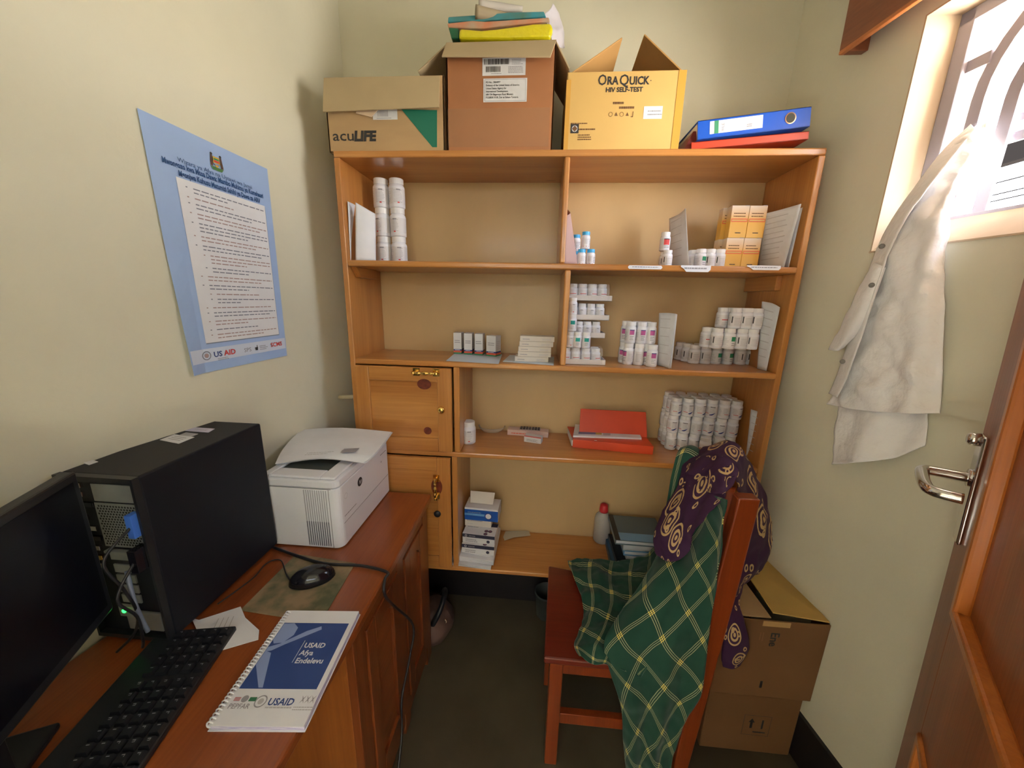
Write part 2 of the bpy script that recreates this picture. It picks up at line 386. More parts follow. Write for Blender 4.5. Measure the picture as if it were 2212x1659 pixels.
# the leaf hangs a little out of plumb; local x along the leaf, y away from the viewer, z up
zu_ = Vector((-.027, .036, 1)).normalized(); xu_ = (dirv-zu_*dirv.dot(zu_)).normalized(); yu_ = zu_.cross(xu_)
d1.matrix_world = Matrix(((xu_.x, yu_.x, zu_.x, E0.x), (xu_.y, yu_.y, zu_.y, E0.y), (xu_.z, yu_.z, zu_.z, 0), (0, 0, 0, 1)))
DW, DH, DT = .84, 2.03, .04
b = MB(); b.box(0, .105, 0, DT, .01, DH); b.box(DW-.105, DW, 0, DT, .01, DH)
for z0, z1 in ((.01, .2), (.66, .93), (1.93, DH)): b.box(.105, DW-.105, 0, DT, z0, z1)
b.build('door_frame', DR, d1, bevel=.002, world=False)
for z0, z1 in ((.2, .66), (.93, 1.93)):
    MB().box(.1, DW-.1, .014, DT-.014, z0-.01, z1+.01).build('door_panel', DR, d1, world=False)
    b = MB()
    for x0, x1, a0, a1 in ((.105, .127, z0, z1), (DW-.127, DW-.105, z0, z1), (.105, DW-.105, z0, z0+.022), (.105, DW-.105, z1-.022, z1)):
        b.box(x0, x1, -.006, .016, a0, a1)
    b.build('moulding', DRM, d1, bevel=.005, world=False)
def door_handle(side):
    y0 = 0 if side < 0 else DT; s = side
    b = MB(); b.box(.012, .05, min(y0, y0+s*.007), max(y0, y0+s*.007), 1.045, 1.26)
    h = b.build('door_handle', M_CHROME, d1, bevel=.003, world=False)
    b = MB(); b.tube([(.03, y0, 1.175), (.03, y0+s*.05, 1.175), (.036, y0+s*.066, 1.175), (.06, y0+s*.07, 1.175), (.12, y0+s*.07, 1.171), (.142, y0+s*.06, 1.170), (.147, y0+s*.03, 1.170)], .0095, 12)
    b.lathe([(.017, 0), (.017, .01), (.0, .01)], 20, None, Matrix.Translation((.03, y0, 1.175)) @ Matrix.Rotation(R(90 if s < 0 else -90), 4, 'X'))
    b.build('lever', M_CHROME, h, smooth_=True, world=False)
    b = MB(); b.lathe([(.012, 0), (.012, .012), (.008, .016), (0, .016)], 20, None, Matrix.Translation((.03, y0+s*.006, 1.25)) @ Matrix.Rotation(R(90 if s < 0 else -90), 4, 'X'))
    b.build('key_cylinder', M_CHROME, h, smooth_=True, world=False)
door_handle(-1); door_handle(1)

# ================================================================== SHELVING UNIT
SX0, SX1, SY0, SY1 = -.69, .822, 1.25, 1.51
ZT, Z2, Z3, Z4, Z5 = 1.937, 1.601, 1.259, .911, .402; TH = .02
su = thing('shelving_unit', 'large varnished orange pine shelving unit with open bays and two small cupboards', 'shelf', (.06, 1.38, 0))
for x0, x1 in ((SX0, SX0+TH), (SX1-TH, SX1)): MB().box(x0, x1, SY0, SY1, 0, ZT-TH).build('side_panel', PZ, su, bevel=.003)
MB().box(SX0, SX1, SY0, SY1, ZT-TH, ZT).build('top_panel', PX, su, bevel=.004)
for z in (Z2, Z3, Z4, Z5): MB().box(SX0+TH, SX1-TH, SY0-.004, SY1, z-TH, z).build('shelf', PX, su, bevel=.005)
DX = -.305
MB().box(.056, .074, SY0, SY1, Z2, ZT-TH).build('divider', PZ, su, bevel=.005)
MB().box(.076, .096, SY0, SY1, Z3, Z2-TH).build('divider', PZ, su, bevel=.005)
MB().box(DX, DX+.022, SY0, SY1, Z4, Z3-TH).build('divider', PZ, su, bevel=.003)
MB().box(DX-.012, DX+.01, SY0, SY1, Z5, Z4-TH).build('divider', PZ, su, bevel=.003)
MB().box(SX0+.002, SX1-.002, SY1, SY1+.006, Z5-TH, ZT-.01).build('back_panel', M_PLY, su)
b = MB(); b.prism([(0, 0), (.16, 0), (.16, -.035), (.03, -.035)], 0, .02, None, Matrix(((0, 0, 1, SX0+TH), (1, 0, 0, SY0+.02), (0, 1, 0, Z2-TH), (0, 0, 0, 1))))
b.build('shelf_cleat', PY, su, bevel=.002)
b = MB(); b.box(SX1-TH-.02, SX1-TH, SY0+.06, SY1-.01, Z2-TH-.05, Z2-TH); b.build('shelf_cleat', PY, su, bevel=.002)
M_KNOT = mat('pine_knot', (.16, .03, .015), .35, coat=.3, var=.3, vscale=60)
def cup_door(x0, x1, z0, z1, knots):
    y = SY0-.018
    fwd = .052
    d = MB().box(x0+fwd-.003, x1-fwd+.003, y+.008, SY0-.002, z0+fwd-.003, z1-fwd+.003, PX).build('door', PX, su)
    for a, c in ((x0, x0+fwd), (x1-fwd, x1)): MB().box(a, c, y, SY0-.001, z0, z1).build('stile', PZ, d, bevel=.003)
    for a, c in ((z0, z0+fwd), (z1-fwd, z1)): MB().box(x0+fwd, x1-fwd, y, SY0-.001, a, c).build('rail', PX, d, bevel=.003)
    return d
d = cup_door(SX0+.024, DX-.004, Z4+.004, Z3-TH-.003, [])
b = MB(); kf = frame((0, SY0-.0185, 0), (1, 0, 0), (0, 0, 1)); b.disc(-.408, 1.176, .026, M_KNOT, kf, 0, 20, .75); b.disc(-.403, .995, .015, M_KNOT, frame((0, SY0-.0105, 0), (1, 0, 0), (0, 0, 1)), 0, 20, 1)
b.build('knot', M_KNOT, d)
def brass_handle(par, p, vert=False):
    b = MB(); L_ = .058
    prof = [(.004, -.03), (.0065, -.022), (.0045, -.014), (.0075, -.004), (.0075, .004), (.0045, .014), (.0065, .022), (.004, .03)]
    M = Matrix.Translation((p[0], p[1]-.022, p[2])) @ (Matrix() if vert else Matrix.Rotation(R(90), 4, 'Y'))
    b.lathe(prof, 14, M_BRASS, M)
    for s in (-1, 1):
        q = Vector((p[0], p[1], p[2]))+(Vector((0, 0, s*.036)) if vert else Vector((s*.036, 0, 0)))
        b.box(q.x-.012, q.x+.012, q.y-.003, q.y, q.z-.014, q.z+.014, M_BRASS)
        b.tube([q, q+Vector((0, -.018, 0)), Vector((p[0], p[1]-.022, p[2]))+(q-Vector(p))*.82], .005, 10, M_BRASS, 4)
        b.lathe([(0, -.006), (.007, -.003), (.007, .004), (0, .007)], 12, M_BRASS, Matrix.Translation(q+Vector((0, -.02, 0))+(q-Vector(p))*.15))
    return b.build('handle', M_BRASS, par, smooth_=False, bevel=.001)
def knob(par, p, m=M_BRASS):
    b = MB(); b.lathe([(.013, 0), (.014, .004), (.011, .009), (.005, .011), (0, .011)], 20, m, Matrix.Translation(p) @ Matrix.Rotation(R(90), 4, 'X'))
    return b.build('lock', m, par, smooth_=True)
p = at(921, 804, 'y', SY0-.02); brass_handle(d, (p.x, SY0-.018, p.z)); p = at(953, 886, 'y', SY0-.02); knob(d, (p.x, SY0-.018, p.z))
d = cup_door(SX0+.024, DX-.014, Z5+.004, Z4-TH-.003, [])
p = at(943, 1052, 'y', SY0-.02); brass_handle(d, (p.x, SY0-.018, p.z), True); p = at(945, 1110, 'y', SY0-.02); knob(d, (p.x, SY0-.018, p.z), M_BLACK)
b = MB(); b.disc(-.372, .77, .022, M_KNOT, frame((0, SY0-.0185, 0), (1, 0, 0), (0, 0, 1)), 0, 20, 1.6); b.build('knot', M_KNOT, d)
# pin on the wall in the gap beside the unit
b = MB(); pp = atl(738, 858, .01); b.tube([pp+Vector((-.01, .0, 0)), pp+Vector((.05, 0, .004))], .009, 12, mat('cream_plastic', (.62, .55, .36), .5), 1)
tag(b.build('wall_pipe', None, None, smooth_=True), 'short cream pipe stub in the gap between left wall and shelving unit', 'pipe')

# shelf-edge stickers
def sticker(x0, y0, x1, y1, lab, txt2=False, torn=False):
    a = at(x0, y0, 'y', SY0-.006); c = at(x1, y1, 'y', SY0-.006); w_ = c.x-a.x; h = a.z-c.z
    M = frame((a.x, SY0-.0062, c.z), (1, 0, 0), (0, 0, 1)); b = MB(); r_ = h*.35
    pts = [(r_, 0), (w_-r_, 0), (w_, r_), (w_, h-r_), (w_-r_, h), (r_, h), (0, h-r_), (0, r_)]
    if torn: pts = [(w_*.2, 0), (w_-r_, 0), (w_, r_), (w_, h), (0, h), (0, h*.75), (w_*.1, h*.5)]
    b.prism(pts, 0, .0008, M_PAPER, M)
    b.lines(w_*.12, w_*.9, h*.45, 1, 1, h*.22, M_GREY, Matrix.Translation((0, -.0005, 0)) @ M @ Matrix.Translation((0, 0, .0009)), ragged=.1)
    tag(b.build('shelf_label', None, None), lab, 'label', 'white stickers on the shelf edge')
sticker(1357, 573, 1430, 582, 'white sticker on the upper shelf edge, leftmost of the three stickers')
sticker(1471, 573, 1534, 588, 'white sticker hanging below the upper shelf edge, middle of the three', torn=True)
sticker(1614, 573, 1685, 584, 'white sticker on the upper shelf edge nearest the right side panel', torn=True)
_b = MB(); _b.box(-1.7, -1.6, -2.6, -.18, 0, 2.3); _b.box(1.6, 1.7, -2.6, -.18, 0, 2.3)
o = _b.build('light_limit_wall', M_WALL); o['kind'] = 'structure'  # side walls out of view, added to close off light behind the doorway

# ================================================================== DESK
DT_, DX1, DY0, DY1 = .75, -.387, .12, 1.213
dk = thing('desk', 'reddish brown wooden desk along the left wall', 'desk', (-.65, .7, 0))
b = MB(); b.hexa([(LW(DY0)+.01, DY0, .722), (DX1, DY0, .722), (DX1, DY1, .722), (LW(DY1)+.01, DY1, .722), (LW(DY0)+.01, DY0, DT_), (DX1, DY0, DT_), (DX1, DY1, DT_), (LW(DY1)+.01, DY1, DT_)])
b.build('desk_top', DK, dk, bevel=.006)
PXF = -.405; PY0 = .645
b = MB(); b.box(-.80, PXF-.02, PY0, PY0+.018, .04, .722); b.build('end_panel', DKX, dk, bevel=.002)
b = MB(); b.box(-.80, PXF-.02, DY1-.03, DY1-.012, .04, .722); b.build('end_panel', DKZ, dk, bevel=.002)
b = MB()
for y0, y1 in ((PY0, PY0+.055), (.905, .955), (DY1-.065, DY1-.012)): b.box(PXF-.022, PXF, y0, y1, 0, .722)
for z0, z1 in ((.665, .722), (.04, .10)): b.box(PXF-.021, PXF-.001, PY0+.055, DY1-.065, z0, z1)
b.build('pedestal_frame', DKZ, dk, bevel=.002)
def desk_door(y0, y1):
    b = MB(); b.box(PXF-.018, PXF+.004, y0, y0+.045, .102, .663); b.box(PXF-.018, PXF+.004, y1-.045, y1, .102, .663)
    b.box(PXF-.018, PXF+.004, y0+.045, y1-.045, .102, .16)
    # arched top rail
    pts = [(y0+.045, .663), (y0+.045, .56)]
    for k in range(9): a = math.pi*k/8; yc = (y0+y1)/2; pts.append((yc-(yc-y0-.045)*math.cos(a), .56+.055*math.sin(a)))
    pts += [(y1-.045, .663)]
    b.prism(pts[::-1], PXF-.018, PXF+.004, None, Matrix(((0, 0, 1, 0), (1, 0, 0, 0), (0, 1, 0, 0), (0, 0, 0, 1))))
    d = b.build('door', DKZ, dk, bevel=.002)
    MB().box(PXF-.014, PXF-.006, y0+.04, y1-.04, .15, .64).build('panel', DK, d)
desk_door(PY0+.058, .902); desk_door(.958, DY1-.068)
b = MB()
for x in (-.80, PXF-.06): b.box(x, x+.05, DY0+.03, DY0+.08, 0, .722)
b.build('leg', DKZ, dk, bevel=.003)
b = MB(); b.box(-.82, -.80, DY0+.05, DY1-.03, .3, .722); b.build('modesty_panel', DKX, dk)

# ---- computer tower, its back towards the viewer
TX0, TX1, TY0, TY1, TZ = -.912, -.748, .552, .87, 1.137
tw = thing('computer_tower', 'black desktop computer tower standing on the desk with its rear ports facing the viewer', 'computer', ((TX0+TX1)/2, .7, DT_))
b = MB(); b.box(TX0, TX1, TY0+.012, TY1, DT_+.012, TZ); b.build('case', mat('case_black', (.007, .008, .013), .5, var=.1, vscale=3, spec=.3), tw, bevel=.004)
b = MB()
for x in (TX0+.02, TX1-.05):
    for y in (TY0+.05, TY1-.07): b.box(x, x+.03, y, y+.03, DT_, DT_+.013)
b.build('foot', M_BLACK, tw)
def TB(u0, u1, v0, v1, t=.003): # on the rear face: u 0..1 from left, v 0..1 from the top
    w_, h = TX1-TX0, TZ-DT_-.012
    return (TX0+w_*u0, TX0+w_*u1, TY0+.012-t, TY0+.0125, TZ-h*v1, TZ-h*v0)
b = MB(); b.box(*TB(.0, 1, 0, .03, .012)); b.box(*TB(0, .035, .03, 1, .012)); b.box(*TB(.965, 1, .03, 1, .012)); b.box(*TB(.035, .965, .975, 1, .012)); b.build('rear_rim', M_BLACK, tw)
b = MB(); b.box(*TB(.38, .93, .05, .15), M_STEEL); b.build('power_supply_plate', M_STEEL, tw, bevel=.001)
b = MB(); b.box(*TB(.36, .93, .16, .42, .002), M_STEEL); M_HOLE = mat('vent_hole', (.01, .01, .01), .9)
hx0, hx1, hy0, hy1, hz0, hz1 = TB(.39, .9, .17, .41, .0026)
for i in range(13):
    for j in range(16):
        b.disc(hx0+(hx1-hx0)*(i+(j % 2)*.5+.2)/13.5, hz0+(hz1-hz0)*(j+.5)/16, .0022, M_HOLE, frame((0, hy0, 0), (1, 0, 0), (0, 0, 1)), 0, 6)
b.build('rear_vent', None, tw)
b = MB(); b.box(*TB(.4, .94, .43, .5, .004), M_STEEL); b.box(*TB(.4, .94, .43, .445, .012), M_STEEL); b.build('bracket', M_STEEL, tw, bevel=.001)
for k in range(4):
    b = MB(); v = .53+.065*k; b.box(*TB(.4, .66, v, v+.052, .003), M_STEEL); b.build('slot_cover', M_STEEL, tw, bevel=.001)
b = MB(); b.box(*TB(.42, .9, .83, .95, .006), M_STEEL); b.build('power_supply_plate', M_STEEL, tw, bevel=.002)
b = MB()
for v, c, w_ in ((.05, M_CHROME, .08), (.1, M_CHROME, .08), (.16, M_BLACKG, .14), (.24, M_CHROME, .06), (.3, M_CHROME, .12), (.36, M_BLACKG, .14), (.42, M_CHROME, .1), (.48, M_BRASS, .1), (.53, M_CHROME, .08)):
    b.box(*TB(.14, .14+w_*1.5, v, v+.028, .005), c)
b.build('port_panel', None, tw, bevel=.001)
# three asset stickers and a torn one on its top
for n, (q, c) in enumerate(((((345, 950), (386, 958), (420, 944), (377, 938)), M_PAPER), (((386, 940), (412, 943), (428, 937), (402, 934)), M_LG), (((400, 930), (450, 934), (464, 926), (422, 923)), mat('lilac_paper', (.62, .60, .78), .6)), (((180, 1000), (192, 1004), (212, 997), (200, 993)), M_PAPERP))):
    pts = [at(x, y, 'z', TZ+.0012) for x, y in q]; b = MB(); b.hexa([p-Vector((0, 0, .001)) for p in pts]+pts, c)
    for k in range(3 if n != 3 else 0):
        a_ = pts[0].lerp(pts[3], .3+.2*k); c_ = pts[1].lerp(pts[2], .3+.2*k); dv = (pts[3]-pts[0])*.05; up = Vector((0, 0, .0003))
        b.add([a_.lerp(c_, .2)+up, a_.lerp(c_, .8)+up, a_.lerp(c_, .8)+dv+up, a_.lerp(c_, .2)+dv+up], [(0, 1, 2, 3)], M_GREY)
    b.build('sticker', c, tw)
# plugs and leads at the rear
def plug(nm, lab, cat, u, v0, v1, m, path=None, d=.03, w_=.1):
    x0, x1, y0, y1, z0, z1 = TB(u, u+w_, v0, v1, d); b = MB(); b.box(x0, x1, y0, TY0+.008, z0, z1, m)
    if path: b.tube([Vector(((x0+x1)/2, y0+.004, (z0+z1)/2))]+[Vector(p) for p in path], .0028, 8, M_BLACK)
    return tag(b.build(nm, None, None, bevel=.003), lab, cat)
plug('video_cable', 'blue video plug and lead in the back of the computer tower', 'cable', .87, .19, .32, mat('plug_blue', (.05, .16, .62), .45), [(-.772, .50, 1.0), (-.77, .515, .93), (-.775, .53, .86), (-.80, .535, .80), (-.83, .52, .765)], .022, .085)
plug('power_cable', 'black power plug and lead in the back of the computer tower', 'cable', .86, .38, .51, M_BLACKG, [(-.765, .50, .92), (-.763, .52, .86), (-.77, .525, .80), (-.79, .535, .765)], .03, .10)
x0, x1, y0, y1, z0, z1 = TB(.80, .84, .5, .88, .02)
tag(MB().tube([(x0, .535, z1), (x0+.006, .53, (z0+z1)/2), (x0+.012, .535, z0)], .004, 8, mat('grey_blue_cable', (.22, .27, .38), .4)).build('network_cable', None, None, smooth_=True), 'grey blue network lead running down behind the computer tower', 'cable')
gp = at(268, 1320, 'y', TY0-.002)
b = MB(); b.box(gp.x-.012, gp.x+.022, TY0-.001, TY0+.006, gp.z-.014, gp.z+.010, M_STEEL); b.lathe([(.0042, 0), (.0042, .002), (0, .004)], 12, mat('green_lamp', (.02, 1, .08), .4, emit=4), Matrix.Translation((gp.x, TY0-.001, gp.z)) @ Matrix.Rotation(R(90), 4, 'X')); b.build('indicator_lamp', None, tw)

# ---- monitor, turned almost edge on
p0 = Vector((-.815, .525, 0)); p1 = Vector((-.665, .215, 0)); dm = (p1-p0).normalized(); nm = Vector((dm.y, -dm.x, 0)); nm = nm if nm.x > 0 else -nm
mo = thing('monitor', 'black flat monitor standing on the desk at the left edge', 'monitor', (-.76, .37, DT_))
def mbox(b, a0, a1, n0, n1, z0, z1, m=None):
    q = [p0+dm*a+nm*n for a, n in ((a0, n0), (a1, n0), (a1, n1), (a0, n1))]
    if (q[1]-q[0]).cross(q[2]-q[1]).z < 0: q.reverse()
    b.hexa([(v.x, v.y, z0) for v in q]+[(v.x, v.y, z1) for v in q], m); return b
LM = .44
b = mbox(MB(), 0, LM, -.022, 0, .87, 1.165); b.build('bezel', M_BLACK, mo, bevel=.004)
mbox(MB(), .014, LM-.014, -.002, .0008, .89, 1.15).build('screen', mat('screen_glass', (.003, .003, .006), .3, spec=.2), mo)
mbox(MB(), .08, LM-.1, -.05, -.02, .92, 1.1).build('rear_housing', M_BLACK, mo, bevel=.01)
b = MB(); mbox(b, .19, .25, -.07, -.035, DT_+.01, .95); b.build('stand', M_BLACK, mo, bevel=.004)
b = MB(); mbox(b, .12, .32, -.15, -.03, DT_, DT_+.012); b.build('stand_base', M_BLACK, mo, bevel=.004)

# ---- keyboard
kb = thing('keyboard', 'black keyboard with white legends lying on the desk before the monitor', 'keyboard', (-.645, .603, DT_), math.atan2(-.245, .056))
KL, KW = .44, .15      # local x along the length (towards the viewer), local y across (towards the wall is -y)
b = MB(); b.hexa([(0, -KW, 0), (KL, -KW, 0), (KL, 0, 0), (0, 0, 0), (0, -KW, .018), (KL, -KW, .018), (KL, 0, .012), (0, 0, .012)]); b.build('case', M_BLACK, kb, bevel=.003, world=False)
M_KEY = mat('key_black', (.010, .011, .014), .45)
M_LEG = mat('key_legend', (.28, .29, .30), .6)
kx = 0; nkeys = 0
for row in range(6):
    yy = -.012-.0215*row-(.006 if row == 5 else 0)
    x = .008
    while x < KL-.018 and nkeys < 100:
        if abs(x-.098) < .008 or abs(x-.178) < .006: x += .008
        wkey = .0175
        if row == 0 and .24 < x < .30: wkey = .10
        b = MB(); z = .012+.006*(-yy/KW)
        b.hexa([(x, yy-.009, z), (x+wkey, yy-.009, z), (x+wkey, yy+.009, z), (x, yy+.009, z), (x+.002, yy-.007, z+.007), (x+wkey-.002, yy-.007, z+.007), (x+wkey-.002, yy+.006, z+.007), (x+.002, yy+.006, z+.007)], M_KEY)
        if wkey < .05:
            q = random.random(); x_ = x+.0045; b.quad(x_, x_+.0013, yy-.002, yy+.003, M_LEG, Matrix.Translation((0, 0, z+.0072)))
            if q > .4: b.quad(x_, x_+.004, yy+.002, yy+.003, M_LEG, Matrix.Translation((0, 0, z+.0072)))
            if q > .75: b.quad(x_+.003, x_+.004, yy-.001, yy+.003, M_LEG, Matrix.Translation((0, 0, z+.0072)))
        b.build('key', None, kb, world=False); nkeys += 1
        x += wkey+.0019

# ---- printer
PR0, PR1, PRY0, PRY1, PRZ = -.785, -.552, .876, 1.226, .975
pr = thing('laser_printer', 'white laser printer on the desk beside the computer tower', 'printer', (-.67, 1.07, DT_))
def rrect(x0, x1, y0, y1, r_, seg=5):
    out = []
    for cx, cy, a in ((x1-r_, y0+r_, -90), (x1-r_, y1-r_, 0), (x0+r_, y1-r_, 90), (x0+r_, y0+r_, 180)):
        for k in range(seg+1): aa = R(a+90*k/seg); out.append((cx+r_*math.cos(aa), cy+r_*math.sin(aa)))
    return out
b = MB(); b.prism(rrect(PR0, PR1, PRY0, PRY1, .022), DT_+.004, PRZ-.03, M_WHITE); b.build('body', M_WHITE, pr, bevel=.002)
b = MB(); b.prism(rrect(PR0, PR1, PRY0, PRY1, .022), PRZ-.029, PRZ-.006, M_WHITE)
# top with recess: frame around
tx0, tx1, ty0, ty1 = PR0+.03, PR1-.055, PRY0+.055, PRY1-.06
for (x0, x1, y0, y1) in ((PR0+.004, tx0, PRY0+.008, PRY1-.008), (tx1, PR1-.01, PRY0+.008, PRY1-.008), (tx0, tx1, PRY0+.008, ty0), (tx0, tx1, ty1, PRY1-.008)): b.box(x0, x1, y0, y1, PRZ-.006, PRZ+.002, M_WHITE)
b.build('top_cover', mat('printer_cover', (.74, .74, .70), .35), pr, bevel=.004)
b = MB(); b.hexa([(tx0, ty0, PRZ-.0055), (tx1, ty0, PRZ-.0055), (tx1, ty1, PRZ-.0055), (tx0, ty1, PRZ-.0055), (tx0, ty0, PRZ-.004), (tx1, ty0, PRZ-.001), (tx1, ty1, PRZ-.001), (tx0, ty1, PRZ-.004)]); b.build('output_tray', mat('tray_dark', (.045, .055, .05), .45), pr)
b = MB()
for k in range(11):
    x = PR1-.035-.0065*k
    b.box(x-.0015, x+.0008, PRY0-.0012, PRY0+.001, DT_+.01, PRZ-.035, mat('groove_grey', (.42, .42, .46), .6))
    b.box(x-.0015, x+.0012, PRY0-.0015, PRY0+.001, DT_+.012, DT_+.09, mat('groove_dark', (.18, .18, .22), .6))
b.build('side_vent', None, pr)
b = MB(); sm = mat('seam_grey', (.25, .25, .27), .7)
b.box(PR1-.028, PR1-.0265, PRY0-.0006, PRY0+.001, DT_+.005, PRZ-.03, sm); b.box(PR1-.001, PR1+.0005, PRY0+.02, PRY1-.02, DT_+.075, DT_+.0762, sm)
b.box(PR0+.02, PR1-.02, PRY0-.0005, PRY0+.001, PRZ-.031, PRZ-.0298, sm)
b.build('seam', sm, pr)
FP = lambda y, z, off=.0008: frame((PR1+off, y, z), (0, 1, 0), (0, 0, 1))
b = MB(); b.ring(0, 0, .0125, .0145, M_INK, FP(1.0, .905)); b.disc(0, 0, .0125, M_BLACK, FP(1.0, .905)); b.text('hp', .019, FP(1.0, .900, .0012), M_WHITE, 0, 'CENTER', 1, .3); b.build('logo', None, pr)
b = MB(); b.lines(0, .07, 0, 1, 1, .003, M_GREY, FP(.90, .845), ragged=.1); b.lines(.0, .07, .0, 1, 1, .003, M_GREY, FP(1.15, .925)); b.ring(0, 0, .008, .0088, M_LG, FP(.915, .905)); b.disc(.0, 0, .004, M_LG, FP(1.155, .90)); b.build('printed_marks', None, pr)
# papers on the printer
def sheetpts(rows, zoff=0): return [[at(x, y, 'z', z+zoff) for x, y, z in r_] for r_ in rows]
top = [[(652, 928, 1.004), (740, 924, 1.01), (846, 933, 1.012)], [(628, 950, 1.0), (735, 955, 1.01), (825, 962, 1.01)], [(608, 975, .992), (690, 975, 1.0), (805, 985, 1.004)], [(594, 1003, .985), (690, 990, .99), (785, 1000, .99)]]
for k, nmx in enumerate(('plain white sheet, lower of the two papers on the printer', 'printed white form lying topmost on the printer')):
    b = MB(); cloth_grid(b, [[at(x, y, 'z', z-.004*(1-k))+Vector((.006*(1-k), -.004*(1-k), 0)) for x, y, z in r_] for r_ in top], 4, 4, 0); b.uv = None
    o = b.build('paper_sheet', M_PAPER, None, solid=.0008); tag(o, nmx, 'paper')
    if k:
        c0 = at(735, 978, 'z', 1.0095); b = MB(); Mq = frame(c0, at(785, 975, 'z', 1.0095)-c0, at(752, 962, 'z', 1.0095)-c0)
        b.quad(0, .045, 0, .03, M_GREY, Mq); b.lines(-.1, -.02, .01, 2, .012, .004, M_LG, Mq); b.build('printed_marks', None, o)

# ---- mouse mat, mouse, torn paper, notebook, cable
q = [at(*p, 'z', .7525) for p in ((518, 1318), (640, 1196), (768, 1216), (692, 1345))]
b = MB(); b.hexa([p-Vector((0, 0, .002)) for p in q]+q, None)
mm = mat('camouflage_mat', (.30, .21, .12), .7, col2=(.09, .10, .05), vscale=22); o = b.build('mouse_mat', mm, None, bevel=.001); tag(o, 'mottled brown and green mouse mat under the mouse', 'mouse mat')
ms = thing('computer_mouse', 'glossy black computer mouse on the mottled mat', 'mouse', (-.567, .755, .7525), math.atan2(.786-.74, -.522+.611))
b = MB(); b.lathe([(.054*math.cos(R(a)), .003+.036*math.sin(R(a))**.9) for a in range(0, 91, 9)], 32, None, Matrix.Scale(.60, 4, (0, 1, 0)))
b.build('shell', M_BLACKG, ms, smooth_=True, world=False)
b = MB(); b.lathe([(.051, 0), (.054, .004)], 32, None, Matrix.Scale(.60, 4, (0, 1, 0))); b.build('base', M_BLACK, ms, world=False)
b = MB(); b.lathe([(.006, -.002), (.006, .002)], 14, None, Matrix.Translation((.030, 0, .0285)) @ Matrix.Rotation(R(90), 4, 'X')); b.build('scroll_wheel', M_BLACK, ms, world=False)
b = MB(); b.tube([at(632, 1262, 'z', .756), at(618, 1240, 'z', .756), at(608, 1212, 'z', .756), at(590, 1210, 'z', .756), at(570, 1222, 'z', .756), at(545, 1250, 'z', .757), at(470, 1305, 'z', .757)], .0016, 6); b.build('cord', M_BLACK, ms, smooth_=True, world=False)
c = [o for o in ms.children if o.name.startswith('cord')][0]
inv = (Matrix.Translation(ms.location) @ Matrix.Rotation(ms.rotation_euler.z, 4, 'Z')).inverted(); c.data.transform(inv)
b = MB(); pts = [at(x, y, 'z', .7515) for x, y in ((414, 1336), (430, 1340), (520, 1311), (530, 1335), (560, 1362), (558, 1382), (480, 1405), (440, 1395))]
b.add(pts+[p+Vector((0, 0, .0012)) for p in pts], [tuple(reversed(range(8))), tuple(range(8, 16))]+[(i, (i+1) % 8, 8+(i+1) % 8, 8+i) for i in range(8)], M_PAPER)
Mt = Matrix.Translation((0, 0, .0004)) @ frame(at(470, 1340, 'z', .753), at(540, 1330, 'z', .753)-at(470, 1340, 'z', .753), at(480, 1320, 'z', .753)-at(470, 1340, 'z', .753))
for k in range(4): b.quad(.01*k, .01*k+.0015, -.03, .005, M_LG, Mt)
tag(b.build('torn_paper', None, None), 'torn scrap of white paper beside the keyboard corner', 'paper')
# notebook
n1, n2, n3, n4 = [at(*p, 'z', .756) for p in ((447, 1575), (655, 1583), (765, 1333), (600, 1329))]
ux = (n2-n1).normalized(); uy = ux.cross(Vector((0, 0, -1))); uy = -uy if uy.y < 0 else uy
NWd, NHt = (n2-n1).length, .236
nbang = math.atan2(ux.y, ux.x)
nb = thing('spiral_notebook', 'white and blue spiral bound report booklet on the desk edge', 'notebook', (n1.x, n1.y, .7502), nbang+R(1.5))
SHR = (n4-n1).dot(ux)
M0 = Matrix.Translation((0, 0, .0))
b = MB(); b.box(0, NWd, 0, NHt, 0, .0008); b.build('back_cover', M_WHITE, nb, world=False)
b = MB(); b.box(.004, NWd-.002, .003, NHt-.002, .001, .0085, mat('page_edges', (.30, .26, .52), .7, col2=(.75, .73, .80), vscale=30, stretch=(1, 1, 40))); b.build('pages', None, nb, world=False)
b = MB(); z1 = .0095; b.box(0, NWd-.003, .002, NHt, .0088, z1, M_PAPER)
Z_ = Matrix.Translation((0, 0, z1+.0002)); Z2_ = Matrix.Translation((0, 0, z1+.0004)); Z3_ = Matrix.Translation((0, 0, z1+.0006))
MB_BLUE = mat('cover_blue', (.025, .06, .23), .5); MB_PALE = mat('cover_pale_blue', (.26, .34, .60), .5)
yb0, yb1 = NHt*.265, NHt*.86
b.quad(.009, NWd-.012, yb0, yb1, MB_BLUE, Z_)
w_ = NWd
b.poly([(.02, yb1-.002), (.014+.018, yb1-.001), (.046, yb1-.012), (.047, yb1-.03), (.034, yb1-.048), (.016, yb1-.05), (.010, yb1-.042), (.010, yb1-.002)], MB_PALE, Z2_)
b.poly([(.010, yb0+.072), (.022, yb0+.075), (.04, yb0+.088), (.10, yb1-.016), (.096, yb1-.008), (.07, yb1-.02), (.03, yb1-.05), (.010, yb1-.058)], MB_PALE, Z2_)
b.poly([(.010, yb0+.074), (.024, yb0+.07), (.052, yb0+.002), (.044, yb0+.002), (.010, yb0+.045)], MB_PALE, Z2_)
b.quad(.078, .079, yb0+.05, yb0+.098, M_PAPER, Z2_)
for k, t in enumerate(('USAID', 'Afya', 'Endelevu')): b.text(t, .0155, Z2_ @ Matrix.Translation((.083, yb0+.082-.0165*k, 0)), M_PAPER, .0003, 'LEFT')
b.text('USAID', .0165, Z2_ @ Matrix.Translation((.078, .035, 0)), MB_BLUE, .0004, 'LEFT')
